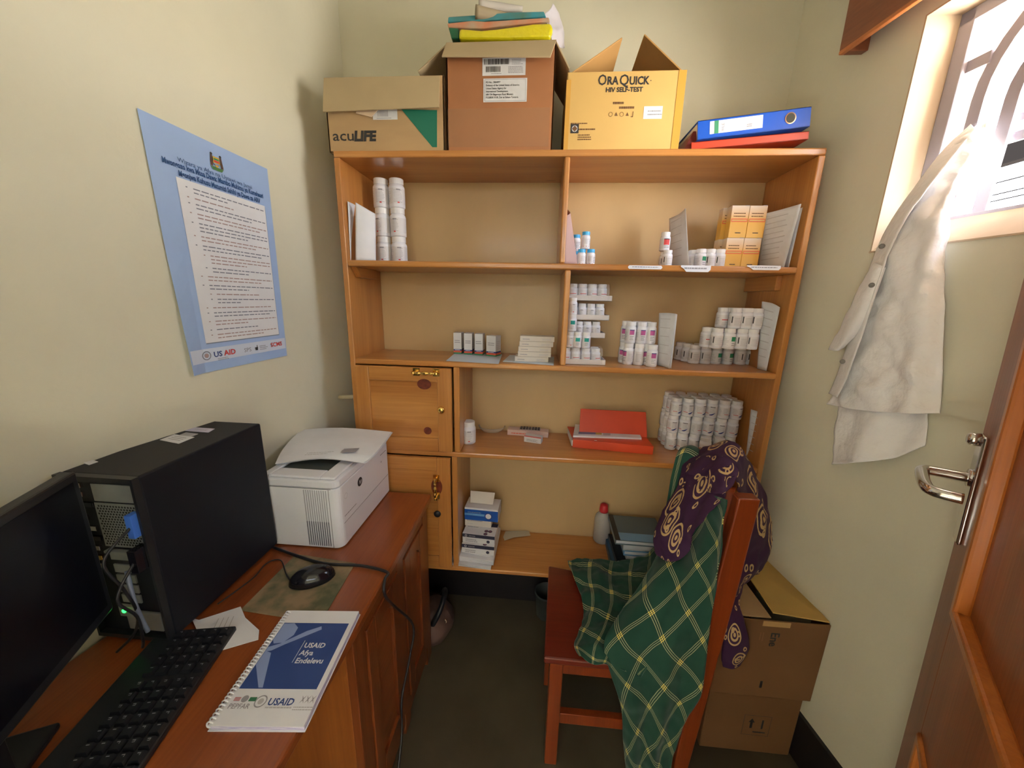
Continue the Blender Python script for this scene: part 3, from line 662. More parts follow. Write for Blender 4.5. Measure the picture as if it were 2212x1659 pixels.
b.ring(.064, .041, .0085, .0105, M_GREY, Z2_); b.disc(.064, .041, .005, M_LG, Z2_); b.lines(.078, .125, .03, 1, 1, .002, M_LG, Z2_, ragged=0)
b.text('PEPFAR', .0115, Z2_ @ Matrix.Translation((.012, .029, 0)), M_GREY, .0002, 'LEFT')
b.quad(.014, .025, .041, .048, M_LG, Z2_); b.disc(.033, .045, .006, M_GREY, Z2_); b.quad(.041, .054, .041, .048, mat('flag_green', (.03, .16, .08), .6), Z2_)
for k in range(3): b.quad(.014, .025, .042+.002*k, .0428+.002*k, M_RED, Z3_)
for k in range(3):
    x = .138+.009*k; b.poly([(x-.004, .052), (x, .047), (x+.004, .052), (x+.001, .045), (x+.004, .038), (x, .043), (x-.004, .038), (x-.001, .045)], M_GREY, Z2_)
b.lines(.128, .165, .031, 2, .004, .0018, M_LG, Z2_, ragged=.1)
b.build('front_cover', None, nb, world=False)
b = MB()
for k in range(34):
    y = .006+(NHt-.012)*k/33
    b.tube([(.007, y, .0105), (.001, y, .0135), (-.004, y, .0095), (-.0045, y, .003), (.0, y, .0), (.006, y, .001)], .0016, 6, M_WHITE, 2)
b.build('spiral_binding', M_WHITE, nb, world=False)
# power cable over the desk edge
cp = [at(590, 1182, 'z', .757), at(640, 1200, 'z', .757), at(700, 1217, 'z', .757), at(780, 1222, 'z', .757), at(836, 1236, 'z', .757)]
e1 = Vector((DX1+.006, .775, .752)); cp += [e1, Vector((DX1+.012, .768, .70)), at(892, 1350, 'x', DX1+.01), at(885, 1420, 'x', DX1+.012), at(868, 1510, 'x', DX1+.012), at(868, 1580, 'x', DX1+.02), Vector((-.36, .72, .12)), Vector((-.36, .6, .006)), Vector((-.4, .45, .006))]
b = MB(); b.tube(cp, .0038, 8, M_BLACK, 6); tag(b.build('power_cable', None, None, smooth_=True), 'black cable running across the desk and hanging over its edge', 'cable')

# ================================================================== BOTTLES
ORD = ['first', 'second', 'third', 'fourth', 'fifth', 'sixth', 'seventh', 'eighth', 'ninth']
def patch(b, r_, a0, a1, z0, z1, m, seg=6, off=.0006):
    rr = r_+off; vs = []
    for i in range(seg+1):
        a = R(a0+(a1-a0)*i/seg); vs += [(rr*math.cos(a), rr*math.sin(a), z0), (rr*math.cos(a), rr*math.sin(a), z1)]
    b.add(vs, [(2*i, 2*i+2, 2*i+3, 2*i+1) for i in range(seg)], m)
def bottle_proto(kind, r_, h, capm=None, bodym=None):
    """pill bottle standing at the origin, its printed side towards -y (270 degrees)"""
    root = bpy.data.objects.new('pill_bottle', None); COL.objects.link(root); root.empty_display_size = .01
    ch = h*.2; sh = h-ch
    b = MB(); b.lathe([(r_*.9, 0), (r_, h*.03), (r_, sh*.86), (r_*.93, sh*.94), (r_*.8, sh*.98), (r_*.8, sh+.002)], 24)
    b.build('body', bodym or M_WHITE, root, smooth_=True)
    b = MB(); prof = [(r_*.88, sh), (r_*.88, h*.985), (r_*.82, h), (0, h)]; b.lathe(prof, 24)
    b.build('cap', capm or M_CAPW, root, smooth_=False, bevel=0)
    b = MB(); z0, z1 = h*.12, sh*.8
    lm = mat('label_paper', (.74, .72, .74), .5)
    patch(b, r_, 150, 390, z0, z1, lm, 20, .0003)
    H = z1-z0
    def txt(a0, a1, n, m=M_GREY, za=.12, zb=.85):
        for k in range(n):
            z = z0+H*(za+(zb-za)*k/n); patch(b, r_, a0, a0+(a1-a0)*random.uniform(.7, 1), z, z+H*(zb-za)/n*.42, m, 5)
    if kind == 'purple':
        patch(b, r_, 245, 295, z0+H*.55, z1, M_PURP); patch(b, r_, 245, 295, z1-H*.07, z1, M_DBLUE, off=.0009); txt(250, 292, 3, M_GREY, .1, .5); txt(310, 380, 6, M_LG); txt(160, 225, 6, M_LG)
    elif kind == 'green':
        patch(b, r_, 320, 375, z0+H*.5, z0+H*.92, M_GRN); txt(230, 300, 7, M_LG); txt(325, 370, 2, M_GREY, .1, .45); patch(b, r_, 205, 215, z0+H*.3, z0+H*.9, M_INK); txt(160, 200, 6, M_LG)
    elif kind == 'swoosh':
        txt(215, 262, 7, M_LG, .35, .95); txt(278, 330, 6, M_LG, .35, .95); patch(b, r_, 278, 325, z1-H*.06, z1, M_INK)
        patch(b, r_, 225, 268, z0+H*.24, z0+H*.29, M_RED)
        vs = []; 
        for i in range(9):
            a = R(275+7*i); t = i/8; zc = z0+H*(.12+.26*t*t); th = H*.07*math.sin(math.pi*min(.98, t+.05))+.0004
            vs += [((r_+.0008)*math.cos(a), (r_+.0008)*math.sin(a), zc-th), ((r_+.0008)*math.cos(a), (r_+.0008)*math.sin(a), zc+th)]
        b.add(vs, [(2*i, 2*i+2, 2*i+3, 2*i+1) for i in range(8)], M_DBLUE); txt(165, 200, 6, M_LG)
    elif kind == 'red':
        patch(b, r_, 235, 300, z0+H*.35, z0+H*.95, M_RED); patch(b, r_, 235, 300, z0+H*.9, z0+H*.98, M_INK, off=.0009); txt(240, 295, 2, M_GREY, .05, .35); txt(310, 370, 6, M_LG)
    elif kind == 'blue':
        txt(240, 300, 4, M_LG, .35, .9); patch(b, r_, 150, 390, z0, z0+H*.08, M_ORG); txt(310, 380, 4, M_GREY, .2, .9)
    elif kind == 'teal':
        patch(b, r_, 235, 295, z0+H*.55, z1, M_TEAL); txt(240, 290, 3, M_GREY, .1, .5); txt(305, 370, 5, M_LG)
    elif kind == 'redline':
        patch(b, r_, 240, 320, z0+H*.5, z0+H*.58, M_RED); txt(240, 300, 3, M_LG, .05, .4); txt(170, 225, 5, M_LG)
    else:
        txt(235, 300, 9, M_LG, .1, .95); patch(b, r_, 255, 285, z0+H*.86, z0+H*.95, M_GREY); patch(b, r_, 262, 276, z0+H*.04, z0+H*.12, M_RED); txt(165, 215, 7, M_LG)
    b.build('label', None, root, smooth_=False)
    return root
PROTO = {}
def bottle(kind, r_, h, x, y, z, lab, group=None, rot=None, capm=None, bodym=None):
    k = (kind, r_, h)
    if k not in PROTO: o = bottle_proto(kind, r_, h, capm, bodym); PROTO[k] = o
    else: o = copy_tree(PROTO[k])
    o.location = (x, y, z); o.rotation_euler = (0, 0, random.uniform(-.9, .9) if rot is None else rot)
    return tag(o, lab, 'bottle', group)
def X(px, py, y): return at(px, py, 'y', y).x
# upper left bay: six large bottles in two columns
LV = ['bottom', 'middle', 'top']
for c, px in enumerate((828, 861)):
    for k in range(3):
        y = 1.40; x = X(px, 500, y)
        bottle('text', .0285, .0985, x, y, Z2+.0988*k, f"large white bottle in upper left bay, {'left' if c == 0 else 'right'} column, {LV[k]} of three", 'large bottles stacked in the upper left bay', rot=(.1, -.35, .3)[k]+.25*c)
# papers leaning in the upper left bay
def sheet(name, rows, m, lab, group=None, th=.0009, marks=0, cat='paper', wr=0):
    b = MB(); cloth_grid(b, [[Vector(p) for p in r_] for r_ in rows], 4, 5, wr, 20); b.uv = None
    o = b.build(name, m, None, smooth_=True, solid=th)
    if marks:
        p = [Vector(q) for q in (rows[0][0], rows[0][-1], rows[-1][0])]; b = MB()
        xa, za = p[1]-p[0], p[0]-p[2]; n_ = xa.cross(za).normalized(); n_ = -n_ if n_.dot(CAM-p[0]) < 0 else n_
        nv = len(rows); 
        for k in range(marks):
            t = .1+.8*k/marks; f = t*(nv-1); i = min(int(f), nv-2); u_ = f-i
            L0 = Vector(rows[i][0]).lerp(Vector(rows[i+1][0]), u_); L1 = Vector(rows[i][-1]).lerp(Vector(rows[i+1][-1]), u_)
            Lm = Vector(rows[i][len(rows[i])//2]).lerp(Vector(rows[i+1][len(rows[i])//2]), u_)
            e_ = random.uniform(.6, .9); dz = (Vector(rows[-1][0])-Vector(rows[0][0]))*.012
            q = [L0.lerp(Lm, .25)+n_*.004, Lm.lerp(L1, e_*.6)+n_*.004]
            b.add([q[0], q[1], q[1]+dz, q[0]+dz], [(0, 1, 2, 3)], M_LG)
        b.build('printed_marks', None, o)
    return tag(o, lab, cat, group)
def P(px, py, y): return tuple(at(px, py, 'y', y))
def stand(pts_top, z_bot, cols):   # not used for flat sheets
    return
def upright(name, top, bot, m, lab, zb, th=.0009, marks=0, mid=None):
    """standing sheet: top edge points (px, py, y); bottom edge points (px, y) resting at height zb"""
    T_ = [Vector(P(*t)) for t in top]; B_ = []
    for px, py, y in bot:
        v = Vector(P(px, py, y)); v.z = zb+.0015; B_.append(v)
    M1 = [T_[i].lerp(B_[i], .5)+Vector(((mid or [0]*len(T_))[i], 0, 0)) for i in range(len(T_))]
    return sheet(name, [T_, M1, B_], m, lab, th=th, marks=marks)
upright('paper_sheet', [(751, 435, 1.27), (764, 441, 1.32), (776, 448, 1.38)], [(757, 560, 1.27), (766, 560, 1.32), (776, 562, 1.38)], M_PAPER, 'white card standing against the left side panel of the shelving unit', Z2)
upright('paper_sheet', [(768, 437, 1.28), (790, 450, 1.29), (811, 462, 1.31)], [(768, 562, 1.275), (790, 562, 1.285), (812, 562, 1.31)], M_PAPER, 'white folded sheet standing before the large bottles in the upper left bay', Z2)
# upper right bay
yb = 1.33
BC = mat('blue_cap', (.05, .42, .80), .35)
for px, lv, w_, yy in ((1257, 0, 'left of the pair', 1.34), (1277, 0, 'right of the pair', 1.34), (1264, 1, 'stacked on top of the pair', 1.34), (1246, 0, 'behind the pink card, lower', 1.40), (1244, 1, 'behind the pink card, upper', 1.40)):
    bottle('blue', .0150, .0565, X(px, 540, yy), yy, Z2+.0568*lv, f'small blue capped bottle {w_}', 'blue capped bottles in the upper right bay', capm=BC)
upright('pink_card', [(1222, 450, 1.37), (1232, 460, 1.31), (1216, 470, 1.27)], [(1240, 562, 1.37), (1248, 570, 1.31), (1218, 570, 1.27)], mat('pink_grey_card', (.50, .33, .30), .75), 'pinkish brown card leaning against the middle divider in the upper right bay', Z2)
RB = [(1436, 0, 1.37, 'standing behind its neighbour, lower left'), (1442, 0, 1.325, 'standing in front, below the red labelled one')]
for px, lv, yy, t in RB: bottle('green', .0165, .055, X(px, 550, yy), yy, Z2, f'small white bottle {t} beside the leaning grey sheet', 'small bottles by the leaning sheet', rot=.2)
bottle('red', .0165, .060, X(1437, 520, 1.345), 1.345, Z2+.0552, 'white pill bottle with a red label stacked on top of two others', rot=.1)
upright('paper_sheet', [(1446, 472, 1.42), (1468, 462, 1.38), (1481, 450, 1.34)], [(1448, 572, 1.42), (1468, 572, 1.36), (1489, 573, 1.30)], M_PAPERP, 'pale grey sheet leaning beside the red labelled bottle', Z2, marks=6)
for n, (px, yy) in enumerate(((1514, 1.34), (1534, 1.34), (1555, 1.34), (1497, 1.37), (1500, 1.41), (1519, 1.40), (1540, 1.40))):
    t = ['leftmost in the front row', 'middle in the front row', 'right in the front row', 'partly hidden at the left end', 'at the back left corner', 'behind the leftmost front one', 'behind the middle front one'][n]
    bottle('green', .0178, .062, X(px, 550, yy), yy, Z2, f'green print bottle {t}, by the yellow cartons', 'white bottles by the yellow cartons', rot=(-.9 if n in (0, 3) else .3))
# yellow cartons
M_YB = bpy.data.materials.new('carton_yellow'); M_YB.use_nodes = True
_n = M_YB.node_tree.nodes; _l = M_YB.node_tree.links; _t = _n.new('ShaderNodeTexCoord'); _s = _n.new('ShaderNodeSeparateXYZ'); _r = _n.new('ShaderNodeValToRGB'); _m = _n.new('ShaderNodeMapRange')
_l.new(_t.outputs['Object'], _s.inputs[0]); _l.new(_s.outputs['Z'], _m.inputs[0]); _m.inputs[2].default_value = .101; _l.new(_m.outputs[0], _r.inputs[0]); _l.new(_r.outputs[0], _n['Principled BSDF'].inputs[0])
_e = _r.color_ramp.elements; _e[0].position = 0; _e[0].color = (.78, .46, .10, 1); _e[1].position = 1; _e[1].color = (.74, .62, .52, 1)
_x = _r.color_ramp.elements.new(.5); _x.color = (.78, .42, .06, 1)
cy = 1.35; xa = X(1571, 520, cy); xb = X(1647, 520, cy)
cw = (xb-xa)/2
for lv in range(2):
    for c in range(3):
        x0 = (xa if lv else X(1566, 545, cy))+cw*(c if c < 2 else -.22); y0 = cy if c < 2 else cy+.034
        t = thing('medicine_carton', f"yellow and white medicine carton, {['lower', 'upper'][lv]} {['left one', 'right one', 'one behind at left'][c]} of the yellow stack", 'carton', (x0+cw/2, y0+.035, Z2+.1015*lv), group='yellow cartons in the upper right bay')
        MB().box(-cw/2+.0006, cw/2-.0006, -.035, -.004, 0, .101).build('carton', M_YB, t, bevel=.001, world=False)
        b = MB(); Mf = frame((0, -.0355, 0), (1, 0, 0), (0, 0, 1)); b.quad(-.026, .026, .05, .060, M_ORG, Mf); b.quad(-.024, .024, .0525, .0575, M_CARDY, Mf, .0002)
        b.lines(-.02, .02, .075, 2, .009, .003, M_CARDD, Mf, ragged=.2); b.lines(-.008, .010, .014, 1, 1, .003, M_INK, Mf, ragged=0); b.lines(.012, .026, .1, 1, 1, .002, M_GREY, Mf, ragged=0)
        b.build('print', None, t, world=False)
upright('paper_sheet', [(1650, 462, 1.36), (1690, 452, 1.31), (1731, 440, 1.262)], [(1638, 572, 1.40), (1665, 574, 1.33), (1694, 576, 1.265)], M_PAPERP, 'large grey sheet curling against the right side panel in the upper right bay', Z2, marks=9)
upright('paper_sheet', [(1655, 470, 1.37), (1697, 462, 1.325), (1734, 448, 1.275)], [(1650, 572, 1.41), (1685, 574, 1.35), (1704, 576, 1.275)], M_PAPER, 'white sheet behind the large curling grey sheet', Z2)

# ---- second bay row, left: small medicine boxes on a sheet
z = Z3
def flat_sheet(name, pts, zz, m, lab, marks=0):
    q = [at(x, y, 'z', zz+.0015) for x, y in pts]
    b = MB(); cloth_grid(b, [[q[0], q[0].lerp(q[1], .5), q[1]], [q[3].lerp(q[0], .5), (q[0]+q[1]+q[2]+q[3])/4, q[1].lerp(q[2], .5)], [q[3], q[3].lerp(q[2], .5), q[2]]], 3, 3); b.uv = None
    return tag(b.build(name, m, None, solid=.0012), lab, 'paper')
flat_sheet('paper_sheet', ((984, 762), (1085, 766), (1077, 786), (964, 779)), z, M_PAPERB, 'white sheet on the second shelf under the striped medicine boxes')
flat_sheet('paper_sheet', ((1101, 767), (1197, 771), (1196, 789), (1086, 781)), z, M_PAPERB, 'white sheet on the second shelf under the stacked flat boxes')
def medbox(x, y, zz, w_, d_, h, rz, lab, group):
    t = thing('medicine_box', lab, 'box', (x, y, zz), rz, group=group)
    MB().box(-w_/2, w_/2, -d_/2, d_/2, .018, h).build('carton', mat('carton_white', (.70, .69, .70), .5), t, world=False)
    b = MB(); b.box(-w_/2-.0001, w_/2+.0001, -d_/2-.0001, d_/2+.0001, .0125, .0185, M_DBLUE); b.box(-w_/2, w_/2, -d_/2, d_/2, .005, .0125, M_ORG); b.box(-w_/2-.0001, w_/2+.0001, -d_/2-.0001, d_/2+.0001, 0, .005, M_GRN)
    b.build('stripe_band', None, t, world=False)
    b = MB(); Mf = frame((0, -d_/2-.0004, 0), (1, 0, 0), (0, 0, 1)); b.lines(-w_*.35, w_*.35, h*.62, 2, h*.09, h*.04, M_GREY, Mf, ragged=.1); b.lines(-w_*.3, w_*.3, .0145, 1, 1, .002, M_WHITE, Mf, ragged=0)
    b.lines(-d_*.35, d_*.35, h*.7, 5, h*.09, h*.03, M_LG, frame((w_/2+.0004, 0, 0), (0, 1, 0), (0, 0, 1)), ragged=.1)
    b.build('print', None, t, world=False)
GS = 'striped medicine boxes in the second left bay'
for n, px in enumerate((988.5, 1011, 1034)):
    p = at(px, 764+n*1.5, 'z', z+.003); medbox(p.x, p.y+.025, z+.003, .0325, .05, .084, 0, f"small white box with blue, red and green base stripe, {ORD[n]} from the left", GS)
p = at(1062, 770, 'z', z+.003); medbox(p.x+.004, p.y+.026, z+.003, .042, .042, .080, R(-22), 'small striped white box turned at an angle to the right of the three aligned ones', GS)
p = at(1080, 762, 'z', z+.003); medbox(p.x+.016, p.y+.05, z+.003, .04, .04, .080, R(-12), 'striped white box at the back right, behind the angled one', GS)
sx_ = [(1113, 1186), (1119, 1191), (1120, 1191), (1122, 1195), (1123, 1197)]
for k, (a, c) in enumerate(sx_):
    yy = 1.292; xa_, xb_ = X(a, 745, yy), X(c, 745, yy)
    t = thing('flat_medicine_box', f"flat white medicine box, {['lowest', 'second lowest', 'middle one', 'second highest', 'topmost'][k]} in the stack beside the divider", 'box', ((xa_+xb_)/2, yy+.03, z+.003+.0186*k), group='flat boxes stacked beside the divider')
    h_ = (xb_-xa_)/2
    MB().box(-h_, h_, -.03, .03, 0, .0180).build('carton', mat('carton_cream', (.66, .60, .54), .55), t, bevel=.0006, world=False)
    b = MB(); Mf = frame((0, -.0304, 0), (1, 0, 0), (0, 0, 1)); b.lines(-h_*.85, -h_*.4, .006, 1, 1, .003, M_GREY, Mf, ragged=.1); b.lines(h_*.3, h_*.85, .0045, 2, -.004, .002, M_LG, Mf, ragged=.1); b.build('print', None, t, world=False)

# ---- second bay row, right: wrapped trays of small bottles
M_WRAP = mat('cling_wrap', (.95, .95, .97), .08, alpha=.16, spec=.8, bump=.6, bscale=45)
ty = 1.285
tz = [Z3, Z3+.092, Z3+.156, Z3+.224]
tpx = [(1212, 1315), (1222, 1309), (1226, 1315), (1222, 1318)]
TN = ['bottom', 'second', 'third', 'top']
for k in range(4):
    yy = ty+(0, .05, .05, .04)[k]; xa_, xb_ = X(tpx[k][0], 700, yy)+(.004 if k == 0 else 0), X(tpx[k][1], 700, yy); w_ = xb_-xa_; dp = .095
    t = thing('bottle_tray', f'white card tray of small bottles, {TN[k]} tray of the wrapped stack by the divider', 'tray', ((xa_+xb_)/2, yy+dp/2, tz[k]), group='wrapped bottle trays')
    b = MB(); hh = .019; b.box(-w_/2, w_/2, -dp/2, dp/2, 0, .0012); b.box(-w_/2, w_/2, -dp/2, -dp/2+.0012, 0, hh); b.box(-w_/2, w_/2, dp/2-.0012, dp/2, 0, hh); b.box(-w_/2, -w_/2+.0012, -dp/2, dp/2, 0, hh); b.box(w_/2-.0012, w_/2, -dp/2, dp/2, 0, hh)
    b.build('card_tray', mat('tray_card', (.66, .60, .57), .6), t, world=False)
    bw = w_-.02; r_ = min(.0178, bw/8-.0006)
    for i in range(4):
        for j in range(2):
            bottle(('redline' if k in (0, 3) else 'text'), .0165, .0570, (xa_+xb_)/2-w_/2+.004+r_+(2*r_+.0012)*i, yy+.004+.0172+j*.0345, tz[k]+.0013, f"small white bottle in the {TN[k]} tray, {ORD[i]} from left in its {'front' if j == 0 else 'rear'} row", 'small bottles in the wrapped trays', rot=random.uniform(-.3, .5))
    if k in (0, 3):
        b = MB(); rows = []
        for q in range(7):
            a = math.pi*q/6; rows.append([Vector((-w_/2+.001+w_*.93*u_, -dp/2-.002+0*q, 0)) for u_ in (0, .5, 1)])
        x0, x1 = -w_/2+.002, w_/2-.012; pr_ = [(-dp/2-.0015, .004), (-dp/2-.001, .03), (-dp/2+.008, .056), (-dp/2+.03, .0595), (dp/2-.02, .0595), (dp/2+.001, .03)]
        cloth_grid(b, [[Vector((x0+(x1-x0)*u_, y_, z_)) for u_ in (0, .33, .66, 1)] for y_, z_ in pr_], 6, 4, .0012, 90); b.uv = None
        b.build('plastic_wrap', M_WRAP, t, smooth_=True, world=False)
# loose bottles standing on the bottom tray in front of the upper trays
for n, (px, yy, lv, kd) in enumerate(((1231, 1.3, 0, 'text'), (1246, 1.295, 0, 'teal'), (1265, 1.295, 0, 'teal'), (1233, 1.305, 1, 'teal'), (1232, 1.305, 2, 'text'))):
    bottle(kd, .0150, .0555 if lv == 0 else .0575, X(px, 715, yy)+(.004 if n in (0, 3, 4) else .004), yy, Z3+.0605+.0577*lv, ['plain small bottle left of the loose teal pair on the bottom tray', 'small teal labelled bottle, left of the loose pair on the bottom tray', 'small teal labelled bottle, right of the loose pair on the bottom tray', 'small teal labelled bottle stacked at the left end of the trays', 'small bottle highest in the loose column at the left of the trays'][n], 'loose bottles against the wrapped trays', rot=.1)
upright('paper_sheet', [(1226, 640, 1.30), (1224, 640, 1.275), (1223, 640, 1.262)], [(1216, 780, 1.30), (1215, 785, 1.275), (1214, 786, 1.262)], M_PAPER, 'white sheet standing on edge between the divider and the wrapped trays', Z3)
# purple labelled bottles
for c in range(3):
    for lv in range(2):
        for d_ in range(2):
            yy = [1.335, 1.33, 1.305][c]+d_*.038; px = [1360, 1383, 1407][c]; x = X(px, 740, 1.33)
            if lv == 1: yy = 1.335+d_*.038; x = X([1364, 1388, 1408][c], 700, 1.335)
            if d_: x -= .008
            bottle('purple', .0186, .0775, x, yy, Z3+.0777*lv, f"purple labelled white bottle, {ORD[c]} column from left, {['bottom', 'top'][lv]} layer, {['front', 'rear'][d_]} row", 'purple labelled bottles on the second right shelf', rot=((.05 if (lv or c == 2) else (-1.0 if c == 0 else 1.1)) if d_ == 0 else -.6))
upright('paper_sheet', [(1424, 676, 1.33), (1445, 676, 1.30), (1461, 678, 1.275)], [(1420, 778, 1.33), (1437, 788, 1.29), (1446, 796, 1.262)], M_PAPERP, 'grey folded sheet standing right of the purple labelled bottles', Z3, marks=5)
upright('paper_sheet', [(1428, 676, 1.335), (1448, 677, 1.305), (1463, 679, 1.28)], [(1424, 778, 1.335), (1441, 788, 1.295), (1450, 795, 1.267)], M_PAPER, 'white sheet directly behind the grey folded sheet beside the purple labelled bottles', Z3)
# green labelled stepped stack
gx = [1502, 1526, 1549, 1574, 1602, 1627]
for c in range(6):
    p = at(gx[c], 786+c*.6, 'z', Z3)
    for d_ in range(3 if c < 1 else 2):
        bottle('green', .0202, .0705, p.x-(.012*d_), p.y+.0205+.041*d_, Z3, f"green labelled bottle in stepped stack, bottom layer, {ORD[c]} from left, {['front', 'middle', 'rear'][d_]} row", 'green labelled bottles in the stepped stack', rot=(-.9 if c in (2, 3) else .95 if c == 4 else .2))
for lv, cols in ((1, [1549, 1576, 1603, 1626]), (2, [1590, 1614, 1636])):
    for c, px in enumerate(cols):
        yy = 1.325
        for d_ in range(2):
            x = X(px, 722-47*(lv-1), yy)-.012*d_
            bottle('green', .0202, .0705, x, yy+.041*d_, Z3+.0707*lv, f"green labelled bottle in stepped stack, {['', 'middle', 'top'][lv]} layer, {ORD[c]} from left, {['front', 'rear'][d_]} row", 'green labelled bottles in the stepped stack', rot=(-.9 if c == 1 and lv == 1 else .2))
for n, (px, lv) in enumerate(((1527, 1), (1562, 2))):
    bottle('redline', .0202, .0705, X(px, 720-46*(lv-1), 1.36), 1.36, Z3+.0707*lv, f"red striped bottle at the left end of the stepped stack's {['middle', 'top'][n]} layer", 'green labelled bottles in the stepped stack', rot=.1)
upright('paper_sheet', [(1646, 651, 1.33), (1668, 655, 1.30), (1685, 664, 1.272)], [(1640, 772, 1.33), (1650, 778, 1.305), (1659, 782, 1.285)], M_PAPERP, 'pale sheet standing between the stepped bottle stack and the right side panel', Z3, marks=7)

# ---- third bay row
p = at(1007, 960, 'z', Z4); bottle('text', .0280, .091, p.x+.006, p.y+.024, Z4, 'single white pill bottle standing alone beside the upper cupboard', rot=.25)
M_CLEAR = mat('clear_plastic', (.85, .78, .66), .2, alpha=.45)
b = MB(); c = at(1060, 935, 'z', Z4); b.lathe([(.036, 0), (.044, .012), (.046, .02), (.048, .021)], 24, None, Matrix.Translation((c.x, c.y+.035, Z4)) @ Matrix.Scale(1.25, 4, (1, 0, 0)), cap=False)
tag(b.build('plastic_dish', M_CLEAR, None, solid=.0012, smooth_=True), 'shallow clear plastic dish right of the single bottle', 'dish')
c = at(1140, 944, 'z', Z4)
t = thing('flat_medicine_box', 'long pinkish white medicine box lying on the third shelf', 'box', (c.x, c.y+.03, Z4), R(-4))
MB().box(-.088, .088, -.022, .022, 0, .024).build('carton', mat('carton_pink', (.70, .50, .44), .55), t, bevel=.001, world=False)
b = MB(); b.lines(-.07, .04, .008, 1, 1, .004, M_ORG, frame((0, -.0223, 0), (1, 0, 0), (0, 0, 1)), ragged=0); b.build('print', None, t, world=False)
t = thing('blister_pack', 'blister pack of dark pills lying on the long pink box', 'pills', (c.x+.008, c.y+.035, Z4+.0244), R(-3))
MB().box(-.045, .045, -.016, .016, 0, .0012).build('foil', mat('foil', (.45, .43, .42), .3, .8), t, world=False)
b = MB()
for i in range(7):
    for j in range(3): b.lathe([(.0048, .001), (.0044, .005), (.0, .0065)], 10, mat('dark_pill', (.08, .06, .06), .35), Matrix.Translation((-.038+.0127*i, -.010+.010*j, 0)))
b.build('pill', None, t, smooth_=True, world=False)
c = at(1150, 958, 'z', Z4)
t = thing('small_medicine_box', 'small white box with red edge in front of the long pink box', 'box', (c.x+.003, c.y+.02, Z4), R(-14))
MB().box(-.036, .036, -.0142, .018, 0, .027).build('carton', mat('carton_white', (.7, .69, .7), .5), t, bevel=.001, world=False)
b = MB(); b.quad(-.0355, .0355, .0235, .0268, M_RED, frame((0, -.0144, 0), (1, 0, 0), (0, 0, 1))); b.lines(-.025, .025, .013, 3, .004, .002, M_GREY, frame((0, -.0144, 0), (1, 0, 0), (0, 0, 1))); b.quad(-.0355, .0355, -.0135, -.011, M_RED, Matrix.Translation((0, 0, .0274))); b.build('print', None, t, world=False)
# orange lever arch file, open at the back
t = thing('lever_arch_file', 'orange red lever arch file lying on the third shelf with its cover raised', 'file', at(1320, 960, 'z', Z4)[:])
q = [at(x, y, 'z', Z4+.001) for x, y in ((1237, 968), (1411, 984), (1402, 930), (1240, 925))]
up = Vector((0, 0, .042)); q[0] += Vector((0, .006, 0)); q[1] += Vector((0, .006, 0))
q[2] = q[1]+Vector((-.0, .15, 0)); q[3] = q[0]+Vector((-.012, .15, 0))
def qhex(b, q, z0, z1, m=None):
    b.hexa([p+Vector((0, 0, z0)) for p in q]+[p+Vector((0, 0, z1)) for p in q], m); return b
b = MB(); qhex(b, q, 0, .002); qhex(b, [q[0], q[1], q[1]+Vector((0, .003, 0)), q[0]+Vector((0, .003, 0))], .002, .032); qhex(b, [q[0], q[1], q[2], q[3]], .032, .0345); b.build('cover', M_PAPIN, t, bevel=.001)
b = MB(); qhex(b, [q[0]+Vector((-.004, .008, 0)), q[1]+Vector((-.004, .008, 0)), q[2]+Vector((-.004, -.01, 0)), q[3]+Vector((.002, -.01, 0))], .004, .028); b.build('pages', M_PAPERP, t)
r0 = at(1253, 885, 'y', 1.44); r1 = at(1400, 893, 'y', 1.44)
b = MB(); b.hexa([Vector((r0.x, 1.415, Z4+.035)), Vector((r1.x, 1.415, Z4+.035)), Vector((r1.x, 1.418, Z4+.035)), Vector((r0.x, 1.418, Z4+.035)), Vector((r0.x+.004, 1.455, r0.z)), Vector((r1.x-.004, 1.455, r1.z)), Vector((r1.x-.004, 1.458, r1.z)), Vector((r0.x+.004, 1.458, r0.z))]); b.build('raised_flap', M_PAPIN, t, bevel=.002)
b = MB(); b.quad(0, .011, 0, .012, M_PAPER, frame(at(1283, 957, 'y', q[0].y-.0008), (1, 0, 0), (0, 0, 1))); b.build('spine_sticker', None, t)
def flat_stack(name, pts, z0, z1, m, lab, cat='paper', marks=None):
    q = [at(x, y, 'z', z1) for x, y in pts]; b = MB()
    b.hexa([Vector((p.x, p.y, z0)) for p in q]+q, m)
    o = tag(b.build(name, m, None), lab, cat)
    return o, q
o, qq = flat_stack('loose_papers', ((1238, 941), (1386, 946), (1372, 917), (1244, 909)), Z4+.036, Z4+.043, M_PAPER, 'white loose papers with a printed banner lying on the orange file')
b = MB(); Mq = frame(qq[0]+Vector((0, 0, .0006)), qq[1]-qq[0], qq[3]-qq[0]); b.quad(.02, .09, .02, .045, mat('pale_violet_print', (.25, .25, .42), .6), Mq); b.quad(.09, .115, .02, .045, mat('pale_gold_print', (.55, .42, .12), .6), Mq); b.quad(.12, .15, .015, .04, M_LG, Mq); b.build('printed_banner', None, o)
